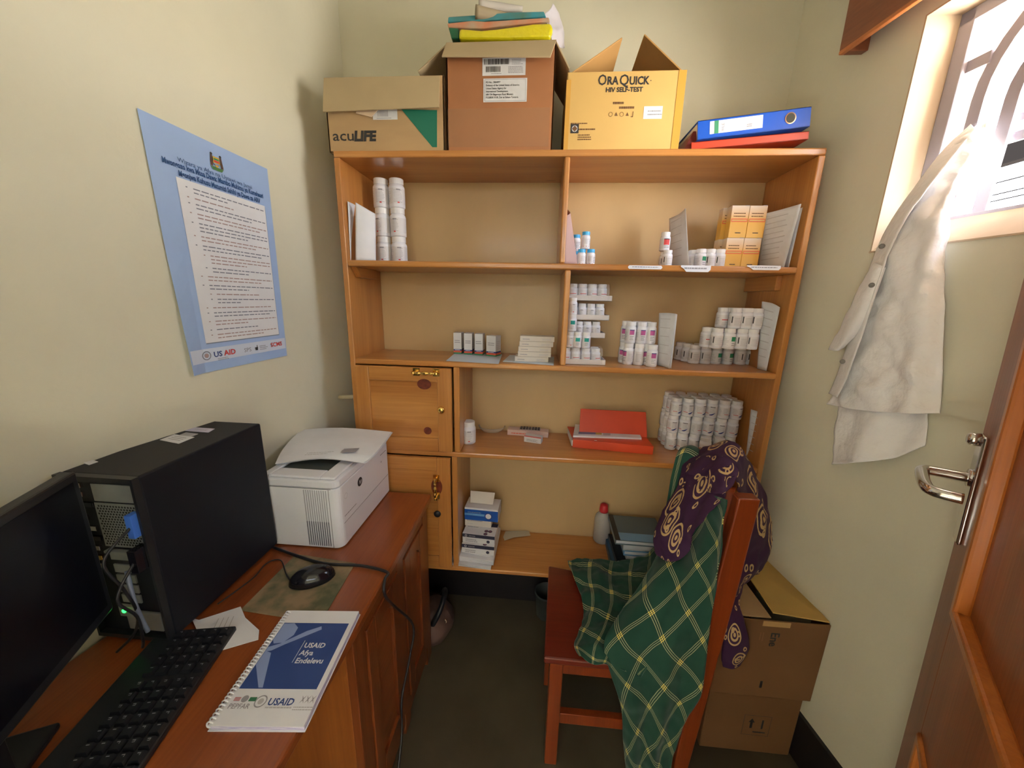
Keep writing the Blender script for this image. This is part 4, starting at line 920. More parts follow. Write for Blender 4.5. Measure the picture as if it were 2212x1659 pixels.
# the large block of bottles
bx0 = at(1456, 973, 'z', Z4)
for c in range(6):
    for d_ in range(4):
        for lv in range(3):
            x = bx0.x-.010+.0435*c; y = bx0.y+.022-.0035*c+.043*d_
            if y > SY1-.022: continue
            if lv < 2 and d_ == 2 and 0 < c < 5: continue
            bottle('swoosh', .0210, .0712, x+random.uniform(-.001, .001)+.004*(lv == 2), y, Z4+.0714*lv, f"bottle in the large white block, {ORD[c]} column from left, {['bottom', 'middle', 'top'][lv]} layer, {['front', 'second', 'third', 'rear'][d_]} row", 'white bottles in the large block on the third right shelf', rot=random.uniform(-1.0, .9))
for n, px in enumerate((1524, 1552)):
    p = at(px, 985, 'z', Z4); bottle('swoosh', .0210, .0712, p.x, bx0.y-.023-.002*n, Z4, ['white pill bottle standing alone in front of the large block, left', 'white pill bottle standing alone in front of the large block, right'][n], rot=.2)
upright('paper_sheet', [(1622, 884, 1.33), (1645, 892, 1.30), (1667, 904, 1.268)], [(1612, 985, 1.33), (1622, 996, 1.30), (1634, 1008, 1.262)], M_PAPERP, 'pale sheet standing right of the large bottle block', Z4, marks=6)

# ---- bottom bay
z = Z5
o, q1 = flat_stack('paper_stack', ((966, 1214), (1060, 1226), (1076, 1148), (985, 1132)), Z5, Z5+.012, M_PAPERP, 'lowest thick stack of white papers at the left of the bottom shelf')
o, q2 = flat_stack('paper_stack', ((968, 1198), (1066, 1212), (1081, 1140), (988, 1124)), Z5+.013, Z5+.034, M_PAPER, 'upper thick stack of white papers at the left of the bottom shelf')
for k in range(6):
    v = Z5+.004+.005*k; qs = q1 if k < 2 else q2
    b = MB(); M_ = frame((qs[0].x, qs[0].y, v), qs[1]-qs[0], (0, 0, 1)); b.quad(.0, (qs[1]-qs[0]).length, 0, .0006, M_GREY, M_, .0006); 
    b.build('page_line', None, o)
o, q3 = flat_stack('printed_form', ((978, 1186), (1058, 1203), (1072, 1142), (1000, 1134)), Z5+.0345, Z5+.037, M_PAPER, 'printed form lying on top of the paper stacks')
b = MB(); b.lines(.10, .17, .10, 8, .012, .002, M_GREY, frame(q3[0]+Vector((0, 0, .0006)), q3[1]-q3[0], q3[3]-q3[0])); b.build('printed_marks', None, o)
def glovebox(nm, lab, px, py, zz, w_, d_, h, rz, body, deco):
    yf = {1012: 1.285, 1014: 1.297, 1022: 1.352, 1030: 1.345}[px]; p = at(px, py, 'y', yf); t = thing(nm, lab, 'box', (max(p.x, -.289+w_/2), yf, zz), rz)
    MB().box(-w_/2, w_/2, 0, d_, 0, h).build('carton', body, t, bevel=.001, world=False)
    b = MB(); deco(b, w_, d_, h); b.build('print', None, t, world=False); return t
M_DK = mat('dark_print', (.03, .03, .06), .5)
def deco1(b, w_, d_, h):
    Mt = Matrix.Translation((0, 0, h+.0005)); Mf = frame((0, -.0005, 0), (1, 0, 0), (0, 0, 1))
    b.quad(-w_/2, w_/2, d_*.72, d_, M_DK, Mt); b.lines(-w_*.42, 0, d_*.55, 1, 1, .005, M_GREY, Mt, ragged=.2)
    for x, y in ((.2, .35), (.32, .35), (.2, .12)): b.disc(w_*x, d_*y, .0085, M_DK, Mt); b.disc(w_*x, d_*y, .006, mat('plum_print', (.16, .05, .10), .5), Mt, .0003)
    b.quad(-w_/2, w_/2, h*.62, h, M_DK, Mf); b.ring(-w_*.43+.006, h*.8, .003, .005, M_PAPER, Mf, .0004); b.lines(-w_*.3, -w_*.1, h*.74, 1, 1, .004, M_LG, Mf, ragged=0)
    b.lines(-w_*.4, .0, h*.3, 2, .008, .004, M_GREY, Mf, ragged=.2); b.disc(w_*.3, h*.3, .007, M_DK, Mf)
glovebox('small_carton', 'white carton with dark band and plum dots, lower one on the printed form', 1012, 1198, Z5+.0375, .138, .085, .042, R(-3), mat('carton_white', (.7, .69, .7), .5), deco1)
glovebox('small_carton', 'white carton with dark band and plum dots, upper one of the matching pair', 1014, 1178, Z5+.080, .138, .085, .040, R(-4), mat('carton_white', (.7, .69, .7), .5), deco1)
def deco2(b, w_, d_, h):
    Mf = frame((0, -.0005, 0), (1, 0, 0), (0, 0, 1)); b.lines(-w_*.42, .02, h*.75, 1, 1, .004, M_GREY, Mf, ragged=.1); b.lines(-w_*.42, -.02, h*.3, 1, 1, .003, M_LG, Mf, ragged=.1)
glovebox('small_carton', 'plain cream carton under the blue glove box', 1022, 1150, Z5+.1205, .115, .07, .034, R(-3), mat('carton_cream', (.66, .60, .54), .55), deco2)
def deco3(b, w_, d_, h):
    Mf = frame((0, -.0006, 0), (1, 0, 0), (0, 0, 1)); b.quad(-w_/2, w_/2, 0, h*.86, mat('glove_blue', (.01, .09, .42), .35), Mf); b.quad(-w_/2, w_*.1, h*.38, h*.55, mat('glove_light_blue', (.12, .30, .60), .4), Mf, .0003)
    b.disc(w_*.22, h*.42, .016, M_DBLUE, Mf, .0004); b.disc(w_*.215, h*.42, .012, M_WHITE, Mf, .0008); b.lines(-w_*.4, 0, h*.6, 1, 1, .004, M_PAPERB, Mf, ragged=.1)
gb = glovebox('glove_box', 'blue and white glove box standing on the pile at the left of the bottom shelf', 1030, 1118, Z5+.155, .145, .085, .058, R(-3), M_WHITE, deco3)
b = MB(); b.hexa([(-.055, .03, .0625), (.045, .03, .0625), (.045, .032, .0625), (-.055, .032, .0625), (-.058, .050, .108), (.05, .050, .108), (.05, .052, .108), (-.058, .052, .108)]); b.build('lid_flap', mat('carton_cream', (.66, .60, .54), .55), gb, world=False)
pts = [at(x, y, 'z', Z5+.004) for x, y in ((1087, 1160), (1092, 1148), (1142, 1146), (1146, 1157), (1110, 1161), (1090, 1168))]
b = MB(); b.add(pts+[p+Vector((0, 0, .001)) for p in pts], [tuple(reversed(range(6))), tuple(range(6, 12))]+[(i, (i+1) % 6, 6+(i+1) % 6, 6+i) for i in range(6)]); tag(b.build('torn_paper', mat('buff_paper', (.55, .48, .36), .8), None), 'torn buff strip of paper lying alone on the bottom shelf', 'paper')
p = at(1300, 1172, 'z', Z5)
t = thing('plastic_bottle', 'translucent plastic bottle with red cap on the bottom shelf', 'bottle', (p.x, p.y+.02, Z5))
b = MB(); b.lathe([(.034, 0), (.037, .004), (.037, .108), (.033, .126), (.017, .146), (.016, .152)], 28); b.build('body', mat('frosted_plastic', (.62, .58, .54), .45, trans=.25), t, smooth_=True, world=False)
b = MB(); b.lathe([(.0195, .148), (.0195, .156), (.0165, .182), (.011, .186), (0, .186)], 20); b.build('cap', mat('red_cap', (.55, .02, .03), .4), t, smooth_=True, world=False)
# pile of books and box files
hts = [(.0, .03, 'lowest blue and grey box file in the pile beside the red capped bottle', (.06, .13, .22)), (.031, .055, 'dark box file second in the pile', (.02, .025, .03)), (.056, .072, 'white papers folder in the middle of the pile', (.5, .5, .52)), (.073, .095, 'pale blue folder above the white one in the pile', (.12, .28, .50)), (.096, .128, 'thick white bundle of papers under the top book', (.55, .55, .55)), (.129, .15, 'large grey blue hardcover book on top of the pile', (.10, .15, .18))]
for k, (a, c, lab, cl) in enumerate(hts):
    x0 = X(1322+(10*(5-k) if k < 5 else -2)*.0+[6, 14, 34, 30, 26, 8][k], 1150, 1.30); x1 = x0+[.20, .19, .16, .17, .17, .205][k]; y0 = [1.285, 1.29, 1.30, 1.295, 1.30, 1.285][k]; y1 = 1.46
    t = thing('book', lab, 'book', ((x0+x1)/2, (y0+y1)/2, Z5+a), R([-2, 1, 2, -1, 1.5, -1][k]))
    w_, d_ = (x1-x0)/2, (y1-y0)/2; h = c-a; cm = mat(f'book_cover_{k}', cl, .35, coat=.2)
    b = MB(); b.box(-w_, w_, -d_, d_, 0, .003); b.box(-w_, w_, -d_, d_, h-.003, h); b.box(-w_, -w_+.004, -d_, d_, 0, h); b.build('cover', cm, t, bevel=.0008, world=False)
    MB().box(-w_+.004, w_-.006, -d_+.005, d_-.004, .003, h-.003).build('pages', M_PAPERP, t, world=False)
    if k == 5:
        b = MB(); b.quad(-w_+.02, w_, -d_, -d_+.05, mat('book_pale_blue', (.20, .38, .58), .3), Matrix.Translation((0, 0, h+.0004))); b.quad(-w_, -w_+.02, -d_, d_, M_BLACK, Matrix.Translation((0, 0, h+.0005))); b.build('cover_print', None, t, world=False)

# ================================================================== ON TOP OF THE UNIT
ZU = ZT+.0005; FYB = 1.268
def XZ(px, py, y=FYB): p = at(px, py, 'y', y); return p.x, p.z
def carton(name, lab, x0, x1, y0, y1, h, mo, mi_, extra=None):
    t = thing(name, lab, 'box', ((x0+x1)/2, (y0+y1)/2, ZU)); e = .004; z0, z1 = ZU, ZU+h
    b = MB(); b.box(x0, x1, y0, y1, z0, z0+e, mo)
    b.box(x0, x1, y0, y0+e, z0, z1, mo); b.box(x0, x1, y1-e, y1, z0, z1, mo); b.box(x0, x0+e, y0, y1, z0, z1, mo); b.box(x1-e, x1, y0, y1, z0, z1, mo)
    b.box(x0+e, x1-e, y0+e, y0+e+.0005, z0+e, z1-.001, mi_); b.box(x0+e, x1-e, y1-e-.0005, y1-e, z0+e, z1-.001, mi_)
    b.build('box_body', mo, t, bevel=.0015); return t
def flap(t, a, c, d, e_, m, th=.004):
    """quadrilateral panel: hinge a-c, free edge d(next to c)-e_(next to a)"""
    a, c, d, e_ = [Vector(v) for v in (a, c, d, e_)]; n_ = (c-a).cross(e_-a).normalized()*th
    b = MB(); b.add([a, c, d, e_, a+n_, c+n_, d+n_, e_+n_], [(3, 2, 1, 0), (4, 5, 6, 7), (0, 1, 5, 4), (1, 2, 6, 5), (2, 3, 7, 6), (3, 0, 4, 7)])
    return b.build('flap', m, t, bevel=.001)
# A: aculife box
ax0 = XZ(712, 325)[0]; ax1 = XZ(961, 320)[0]; at_ = XZ(700, 168)[1]-ZU
A = carton('cardboard_box', 'brown cardboard box with green corner and dark lettering at the left on the shelving unit', ax0, ax1, FYB, 1.505, at_, M_CARD, M_CARDI)
zt = ZU+at_; l0 = Vector(at(697, 241, 'y', FYB-.018)); l1 = Vector(at(948, 231, 'y', FYB-.018))
flap(A, (ax0, FYB, zt), (ax1-.012, FYB, zt), l1, l0, M_CARDI)
flap(A, (ax0, FYB+.03, zt), (ax0, 1.49, zt), (ax0+.07, 1.49, zt-.06), (ax0+.07, FYB+.03, zt-.06), M_CARDI)
flap(A, (ax1, 1.48, zt), (ax1, FYB+.02, zt), (ax1-.06, FYB+.02, zt+.008), (ax1-.06, 1.48, zt+.008), M_CARDI)
b = MB(); y_ = FYB-.0006
def onA(px, py): p = at(px, py, 'y', y_); return p
g = [onA(*q) for q in ((867, 236), (944, 238), (944, 318), (934, 318))]; b.add(g, [(0, 1, 2, 3)], mat('box_green', (.01, .17, .11), .5)); b.build('green_corner', None, A)
b = MB(); s = onA(719, 304); e2 = onA(814, 303); hh = onA(719, 281).z-s.z; Mf = frame(s, (1, 0, 0), (0, 0, 1)); b.text('acu', hh*1.42, Mf, M_INK, .0004, 'LEFT', fit=at(764, 300, 'y', y_).x-s.x); 
s2 = onA(765, 304); b.text('LIFE', hh*1.28, frame(s2, (1, 0, 0), (0, 0, 1)), M_INK, .0022, 'LEFT', shear=.12, fit=e2.x-s2.x); b.build('lettering', None, A)
b = MB(); s = onA(806, 259); e2 = onA(858, 236); Mf = frame(s+Vector((0, -.0004, 0)), (1, 0, 0), (0, 0, 1)); w_, h_ = e2.x-s.x, e2.z-s.z; b.quad(0, w_, 0, h_, M_PAPERP, Mf)
for k in range(9): b.quad(w_*(.2+.05*k), w_*(.2+.05*k)+.0016, h_*.3, h_*.9, M_GREY, Mf, .0003)
b.quad(w_*.15, w_*.75, h_*.12, h_*.17, M_GREY, Mf, .0003); b.build('barcode_sticker', None, A)
b = MB(); pts = [onA(*q)+Vector((0, -.004, 0)) for q in ((770, 246), (772, 240), (800, 236), (822, 234), (803, 254))]; b.add(pts+[p+Vector((0, .002, 0)) for p in pts], [tuple(range(5)), tuple(reversed(range(5, 10)))]+[(i, 5+i, 5+(i+1) % 5, (i+1) % 5) for i in range(5)]); b.build('torn_tape', mat('torn_white', (.72, .55, .38), .7), A)
# B: tall red-brown box
bx0_ = XZ(967, 320)[0]; bx1_ = XZ(1192, 320)[0]; bt = XZ(967, 92)[1]-ZU; zt = ZU+bt
B = carton('cardboard_box', 'tall reddish brown cardboard box with two white labels on top of the shelving unit', bx0_, bx1_, FYB, 1.52, bt, M_CARDO, M_CARDI)
l0 = at(954, 121, 'y', FYB-.03); l1 = at(1189, 122, 'y', FYB-.03)
flap(B, (bx0_, FYB, zt), (bx1_, FYB, zt), l1, l0, M_CARDI)
f1 = at(903, 155, 'y', FYB+.015); flap(B, (bx0_, 1.51, zt), (bx0_, FYB+.004, zt), (f1.x, FYB+.01, f1.z), (f1.x, 1.5, f1.z), M_CARDI)
f2 = at(1231, 149, 'y', FYB+.015); flap(B, (bx1_, FYB+.004, zt), (bx1_, 1.51, zt), (f2.x, 1.5, f2.z), (f2.x, FYB+.01, f2.z), M_CARDI)
yl = FYB-.0008
b = MB(); s = at(1042, 164, 'y', yl); e2 = at(1136, 123, 'y', yl); w_, h_ = e2.x-s.x, e2.z-s.z; Mf = frame(s, (1, 0, 0), (0, 0, 1)); b.quad(0, w_, 0, h_, M_PAPERP, Mf)
x = .04
while x < .62: ww = random.choice((.008, .016, .024)); b.quad(w_*x, w_*(x+ww), h_*.62, h_*.93, M_INK, Mf, .0004); x += ww+random.choice((.008, .014))
x = .08
while x < .42: ww = random.choice((.008, .016)); b.quad(w_*x, w_*(x+ww), h_*.2, h_*.52, M_INK, Mf, .0004); x += ww+random.choice((.008, .014))
b.lines(w_*.68, w_*.96, h_*.85, 4, h_*.08, h_*.03, M_GREY, Mf @ Matrix.Translation((0, 0, .0004))); b.lines(w_*.6, w_*.96, h_*.45, 5, h_*.08, h_*.04, M_GREY, Mf @ Matrix.Translation((0, 0, .0004)), ragged=.1); b.lines(w_*.2, w_*.45, h_*.1, 1, 1, h_*.03, M_GREY, Mf @ Matrix.Translation((0, 0, .0004)))
b.build('barcode_sticker', None, B)
b = MB(); s = at(1044, 221, 'y', yl); e2 = at(1139, 168, 'y', yl); w_, h_ = e2.x-s.x, e2.z-s.z; Mf = frame(s, (1, 0, 0), (0, 0, 1)); b.quad(0, w_, 0, h_, M_PAPERP, Mf)
for r_ in ((.03, .97, .04, .055), (.03, .97, .945, .96), (.03, .037, .04, .96), (.963, .97, .04, .96)): b.quad(w_*r_[0], w_*r_[1], h_*r_[2], h_*r_[3], M_GREY, Mf, .0004)
for k, t_ in enumerate(('PO No.: 5064897', 'Embassy of the United States of America', 'United States Agency for', 'International Development,', '686 Old Bagamoyo Road Msasani,', 'P.O.BOX 9130, Dar es Salaam Tanzania')):
    b.text(t_, h_*.115, Mf @ Matrix.Translation((w_*.06, h_*(.8-.128*k), .0006)), M_INK, .0001, 'LEFT', .86)
b.build('address_label', None, B)
b = MB(); s = at(968, 318, 'y', yl+.0003); e2 = at(1188, 232, 'y', yl+.0003); b.quad(0, (e2.x-s.x), 0, e2.z-s.z, mat('clear_tape', (.62, .38, .22), .16, alpha=.22), frame(s, (1, 0, 0), (0, 0, 1))); b.build('clear_tape', None, B)
# C: yellow box
cx0 = XZ(1218, 318)[0]; cx1 = XZ(1466, 315)[0]; ct = XZ(1226, 156)[1]-ZU; zt = ZU+ct; c2 = XZ(1483, 151)[0]
Cc = thing('cardboard_box', 'yellow brown cardboard box with black test kit lettering on top of the unit', 'box', ((cx0+cx1)/2, 1.38, ZU))
b = MB(); e = .004; x0t, x1t = cx0-.0, c2-.004
cx1 = (cx1+c2)/2
b.box(cx0, cx1, FYB, 1.505, ZU, ZU+e, M_CARDY); b.box(cx0, cx1, FYB, FYB+e, ZU, zt, M_CARDY); b.box(cx0, cx1, 1.501, 1.505, ZU, zt, M_CARDY); b.box(cx0, cx0+e, FYB, 1.505, ZU, zt, M_CARDY); b.box(cx1-e, cx1, FYB, 1.505, ZU, zt, M_CARDY)
b.build('box_body', M_CARDY, Cc, bevel=.0015)
q = at(1333, 114, 'y', FYB+.1); flap(Cc, (cx0+.004, FYB+.01, zt), (cx0+.004, 1.49, zt), (q.x-.01, 1.49, zt+.045), (q.x, FYB+.03, q.z), M_CARDYI)
q = at(1387, 88, 'y', FYB+.06); flap(Cc, (cx1-.004, 1.49, zt), (cx1-.004, FYB+.01, zt), (q.x, FYB+.03, q.z), (q.x, 1.48, q.z-.02), M_CARDYI)
b = MB(); MY = lambda px, py: frame(at(px, py, 'y', FYB-.0007), (1, 0, 0), (0, 0, 1)); sz = .0
k_ = XZ(1300, 160)[1]-XZ(1300, 184)[1]
def word(px, py, big, small, kk): pass
XL = lambda px: at(px, 185, 'y', FYB).x
for t_, p0_, p1_, big in (('O', 1291, 1309, 1), ('RA', 1311, 1335, 0), ('Q', 1337, 1357, 1), ('UICK', 1359, 1402, 0)):
    b.text(t_, k_*(1.38 if big else 1.02), MY(p0_, 182.5 if not big else 184), M_INK, .0005 if big else .0009, 'LEFT', fit=XL(p1_)-XL(p0_))
b.disc(0, 0, .0015, M_INK, MY(1406, 174))
b.text('HIV SELF-TEST', k_*.60, MY(1308, 199), M_INK, .0006, 'LEFT', fit=XL(1388)-XL(1308))
b.build('lettering', None, Cc)
b = MB(); s = at(1317, 228, 'y', FYB-.0007)
b.lines(0, .032, 0, 1, 1, .006, M_CARDD, MY(1324, 225), ragged=0); b.lines(0, .045, 0, 1, 1, .006, M_CARDD, MY(1337, 235), ragged=0)
for k in range(4):
    Mi = MY(1319+12*k, 247); 
    if k % 2 == 0: b.ring(0, .0, .005, .0062, M_CARDD, Mi)
    else: b.poly([(-.005, -.004), (.005, -.004), (0, .006)], M_CARDD, Mi)
b.quad(-.001, .001, -.006, .009, M_CARDD, MY(1367, 248)); b.quad(-.006, .0, -.006, -.004, M_CARDD, MY(1367, 248))
Ml = MY(1232, 288); b.quad(0, .025, 0, .025, M_INK, Ml); b.disc(.0125, .0125, .009, M_LG, Ml, .0003); b.poly([(.0125, .004), (.021, .0125), (.0125, .021), (.004, .0125)], M_CARDD, Ml, .0005)
b.lines(0, .05, 0, 1, 1, .004, M_CARDD, MY(1250, 281), ragged=0); b.lines(0, .045, 0, 3, .006, .003, M_CARDD, MY(1248, 293), ragged=.2); b.lines(0, .05, 0, 1, 1, .003, M_CARDD, MY(1233, 268), ragged=0)
b.build('printed_marks', None, Cc)
b = MB(); s = at(1389, 257, 'y', FYB-.0007); e2 = at(1432, 229, 'y', FYB-.0007); b.quad(0, e2.x-s.x, 0, e2.z-s.z, M_PAPER, frame(s, (1, 0, 0), (0, 0, 1))); b.lines(.012, .055, .019, 2, .009, .003, M_GREY, frame(s+Vector((0, -.0004, 0)), (1, 0, 0), (0, 0, 1)), ragged=.1); b.build('white_sticker', None, Cc)
b = MB(); b.box(cx1-.022, cx1+.0006, FYB-.0012, FYB-.0002, ZU+.002, zt-.001); b.build('brown_tape', M_TAPE, Cc)
b = MB(); b.box(cx0-.0012, cx0+.012, FYB-.0012, FYB-.0002, ZU+.002, zt-.02); b.build('brown_tape', M_TAPE, Cc)

# files lying at the right end
def wedge_file(name, lab, pL, pR, dz, y0, y1, m, thick, shelf_lift=0, extra=None):
    t = thing(name, lab, 'file', (((pL+pR)/2).x, (y0+y1)/2, pL.z)); b = MB()
    ux_ = (pR-pL); up = Vector((-ux_.z, 0, ux_.x)).normalized()*thick; D_ = Vector((0, y1-y0, 0)); e = .003
    n_ = up.normalized()*e
    def slabq(a, c, n0, n1): b.hexa([a+n0, c+n0, c+n0+D_, a+n0+D_, a+n1, c+n1, c+n1+D_, a+n1+D_], m)
    slabq(pL, pR, Vector(), n_); slabq(pL, pR, up-n_, up)
    b.hexa([pL, pR, pR+Vector((0, e, 0)), pL+Vector((0, e, 0)), pL+up, pR+up, pR+up+Vector((0, e, 0)), pL+up+Vector((0, e, 0))], m)
    b.build('cover', m, t, bevel=.001)
    b = MB(); i_ = ux_.normalized()*.01; b.hexa([pL+n_+i_*.4+Vector((0, .006, 0)), pR+n_-i_+Vector((0, .006, 0)), pR+n_-i_+D_*.95, pL+n_+i_*.4+D_*.95, pL+up-n_+i_*.4+Vector((0, .006, 0)), pR+up-n_-i_+Vector((0, .006, 0)), pR+up-n_-i_+D_*.95, pL+up-n_+i_*.4+D_*.95], M_PAPERP); b.build('pages', None, t)
    return t, frame(pL+Vector((0, -.0006, 0)), ux_, up), ux_.length
a_ = at(1510, 318, 'y', FYB); a_.z = ZU; c_ = at(1752, 302, 'y', FYB); 
aL = Vector((a_.x+.008, FYB, ZU+.012)); aR = Vector((at(1751, 276, 'y', FYB).x, FYB, at(1751, 276, 'y', FYB).z))
t, Mf, Lf = wedge_file('lever_arch_file', 'red lever arch file lying lower, tilted, at the right end on top of the unit', Vector((aL.x-.03, FYB, ZU+.0008)), Vector((aR.x, FYB, ZU+.028)), 0, FYB, 1.50, mat('file_red', (.55, .055, .02), .35), .022)
bL = at(1506, 306, 'y', FYB-.004); bR = at(1750, 272, 'y', FYB-.004)
bL = Vector((bL.x, FYB-.004, max(bL.z, ZU+.026)))
t, Mf, Lf = wedge_file('lever_arch_file', 'blue lever arch file with white spine label lying tilted on the red file', bL, Vector((bR.x, FYB-.004, bL.z+.034)), 0, FYB-.004, 1.49, mat('file_blue', (.012, .09, .50), .3), .052)
b = MB(); h_ = .052; b.quad(.035, .185, .012, .046, M_PAPER, Mf); b.quad(.048, .060, .012, .046, mat('label_green', (.04, .25, .12), .5), Mf, .0004); b.text('FILE', .0105, Mf @ Matrix.Translation((.076, .017, .0005)) @ Matrix.Rotation(R(90), 4, 'Z'), M_GREY, .0002, 'LEFT', 1.15)
b.quad(.10, .1006, .012, .046, M_LG, Mf, .0004); b.quad(.135, .1356, .012, .046, M_LG, Mf, .0004); b.lines(.14, .155, .024, 2, .005, .003, M_GREY, Mf @ Matrix.Translation((0, 0, .0004)), ragged=0); b.build('spine_label', None, t)
b = MB(); b.ring(.262, .028, .0125, .0155, M_CHROME, Mf, .0006); b.disc(.262, .028, .0125, mat('hole_dark', (.05, .05, .04), .8), Mf, .0003); b.build('finger_hole_ring', None, t)
l0 = Vector((aL.x-.055, FYB-.012, ZU+.001)); 
b = MB(); r0 = at(1480, 312, 'y', FYB); r1 = at(1502, 276, 'y', FYB)
b.hexa([Vector((r0.x, FYB+.01, ZU+.001)), Vector((r0.x+.045, FYB+.01, ZU+.001)), Vector((r0.x+.045, 1.48, ZU+.001)), Vector((r0.x, 1.48, ZU+.001)), Vector((r1.x, FYB+.012, r1.z-.004)), Vector((r1.x+.008, FYB+.012, r1.z-.004)), Vector((r1.x+.008, 1.47, r1.z-.004)), Vector((r1.x, 1.47, r1.z-.004))])
tag(b.build('dark_red_folder', mat('file_dark_red', (.16, .015, .012), .5), None, bevel=.001), 'dark red folder wedged between the yellow box and the blue file', 'folder')

# packets, rolls and bag lying on the tall box
zB = ZU+bt
def pk(x, y, yy): return at(x, y, 'y', yy)
def packet(name, lab, a, c, yy0, yy1, h, m, cat='packet', sag=0, wr=.002, wrap=False, lift=0):
    """soft flat packet between image points a (left) and c (right) at its front"""
    l, r_ = pk(*a, yy0), pk(*c, yy0); b = MB(); rows = []
    for q in range(9):
        t_ = 2*math.pi*q/8; v = (math.cos(t_), math.sin(t_)); rr = []
        for u_ in (0, .04, .3, .6, .96, 1):
            o_ = l.lerp(r_, u_); s_ = .5 if u_ in (0, 1) else 1
            rr.append(Vector((o_.x, (yy0+yy1)/2-(yy1-yy0)/2*v[0]*(1 if s_ == 1 else .93), o_.z+h/2+h/2*v[1]*s_*(1 if abs(v[1]) < .9 else .8)+sag*math.sin(u_*3.1))))
        rows.append(rr)
    cloth_grid(b, rows, 5, 3, wr, 28); b.uv = None
    k = len(b.v); n0 = 26
    return tag(b.build(name, m, None, smooth_=True), lab, cat)
GP = 'coloured packets piled on the tall box'
def slabpk(name, lab, pts, y0, y1, m, cat='packet', bev=.004, wr=0):
    q = [pk(x, y, y0) for x, y in pts]; b = MB()
    n = len(q); vs = q+[p+Vector((0, y1-y0, 0)) for p in q]
    b.add(vs, [tuple(range(n)), tuple(reversed(range(n, 2*n)))]+[((i+1) % n, i, n+i, n+(i+1) % n) for i in range(n)])
    return tag(b.build(name, m, None, bevel=bev, segs=3), lab, cat, None)
YFp = 1.285
M_YEL = mat('yellow_plastic', (.72, .62, .01), .25, coat=.5, bump=.5, bscale=30)
slabpk('green_packet', 'dark green packet at the left end of the pile on the tall box', ((975, 83), (992, 83), (990, 60), (968, 58)), YFp+.01, 1.46, mat('green_dark_plastic', (.02, .14, .07), .35))
slabpk('yellow_packet', 'bright yellow plastic wrapped packet, lowest of the pile on the tall box', ((990, 83), (1100, 84), (1188, 82), (1195, 60), (1190, 48), (1150, 50), (1080, 60), (1040, 64), (992, 60)), YFp, 1.45, M_YEL, bev=.008)
slabpk('orange_packet', 'red and orange packet above the yellow one on the tall box', ((968, 59), (1045, 61), (1075, 57), (1188, 46), (1186, 37), (1048, 46), (1020, 44), (966, 50)), YFp+.012, 1.45, mat('orange_plastic', (.66, .16, .05), .35, col2=(.45, .38, .28), vscale=9), bev=.003)
slabpk('teal_packet', 'blue and teal packet on top of the orange one on the tall box', ((967, 48), (1045, 46), (1060, 43), (1180, 36), (1175, 24), (1100, 26), (1040, 31), (968, 36)), YFp+.02, 1.44, mat('teal_plastic', (.04, .33, .45), .3, col2=(.08, .20, .17), vscale=10), bev=.003)
def roll(lab, a, c, r0_, r1_, m, yy):
    l, r_ = pk(*a, yy), pk(*c, yy+.03); b = MB(); b.tube([l, l.lerp(r_, .5), r_], lambda t_: r0_+(r1_-r0_)*t_, 16, None, 4); return tag(b.build('paper_roll', m, None, smooth_=True), lab, 'roll', None)
roll('brown rolled paper lying under the pale roll on top of the pile', (1027, 26), (1100, 40), .017, .012, mat('brown_roll_paper', (.36, .29, .19), .7), 1.30)
roll('pale grey rolled paper topmost on the pile', (1034, 9), (1128, 22), .012, .009, mat('grey_roll_paper', (.52, .48, .44), .6), 1.30)
b = MB(); rows = [[pk(1170, 36, 1.31), pk(1188, 20, 1.32), pk(1193, 8, 1.33), pk(1197, 12, 1.345)], [pk(1180, 46, 1.30), pk(1195, 40, 1.33), pk(1208, 30, 1.36), pk(1206, 32, 1.40)], [pk(1190, 70, 1.30), pk(1200, 72, 1.32), pk(1216, 66, 1.36), pk(1216, 66, 1.42)], [pk(1192, 88, 1.30), pk(1202, 100, 1.32), pk(1218, 104, 1.36), pk(1218, 102, 1.42)]]
for r_ in rows:
    for p in r_: p.x = max(p.x, -10)
cloth_grid(b, rows, 6, 6, .006, 30); b.uv = None; tag(b.build('plastic_bag', mat('bag_white', (.72, .68, .74), .4, alpha=.85, trans=.1), None, smooth_=True, solid=.0006), 'crumpled white plastic bag at the right end of the pile on the tall box', 'bag')

# ================================================================== POSTER ON THE LEFT WALL
TLp, TRp, BRp, BLp = atl(296, 233, .004), atl(577, 365, .004), atl(620, 768, .004), atl(412, 812, .004)
po = thing('wall_poster', 'pale blue health poster with a white text panel taped to the left wall', 'poster', tuple(BLp))
def pq(u_, v, off=.0): # u 0..1 left-right, v 0..1 bottom-top
    a = BLp.lerp(BRp, u_); c = TLp.lerp(TRp, u_); p = a.lerp(c, v); curl = .02*max(0, .12-u_)*max(0, .5-v)*8
    return p+Vector((off+curl, 0, 0))
def pgrid(b, u0, u1, v0, v1, m, off, nu=8, nv=10):
    vs = [pq(u0+(u1-u0)*i/nu, v0+(v1-v0)*j/nv, off) for i in range(nu+1) for j in range(nv+1)]
    b.add(vs, [(i*(nv+1)+j, (i+1)*(nv+1)+j, (i+1)*(nv+1)+j+1, i*(nv+1)+j+1) for i in range(nu) for j in range(nv)], m)
b = MB(); pgrid(b, 0, 1, 0, 1, mat('poster_blue', (.36, .50, .80), .45, var=.04, vscale=4), 0); b.build('poster_sheet', None, po, solid=.0006)
b = MB(); pgrid(b, .17, .925, .125, .80, mat('panel_grey', (.20, .25, .36), .5), .001); pgrid(b, .165, .92, .13, .805, M_PAPER, .0016); pgrid(b, .01, .99, .045, .105, mat('poster_strip', (.66, .72, .86), .5), .001); b.build('text_panel', None, po)
PW, PH = ((BRp-BLp).length+(TRp-TLp).length)/2, (TLp-BLp).length
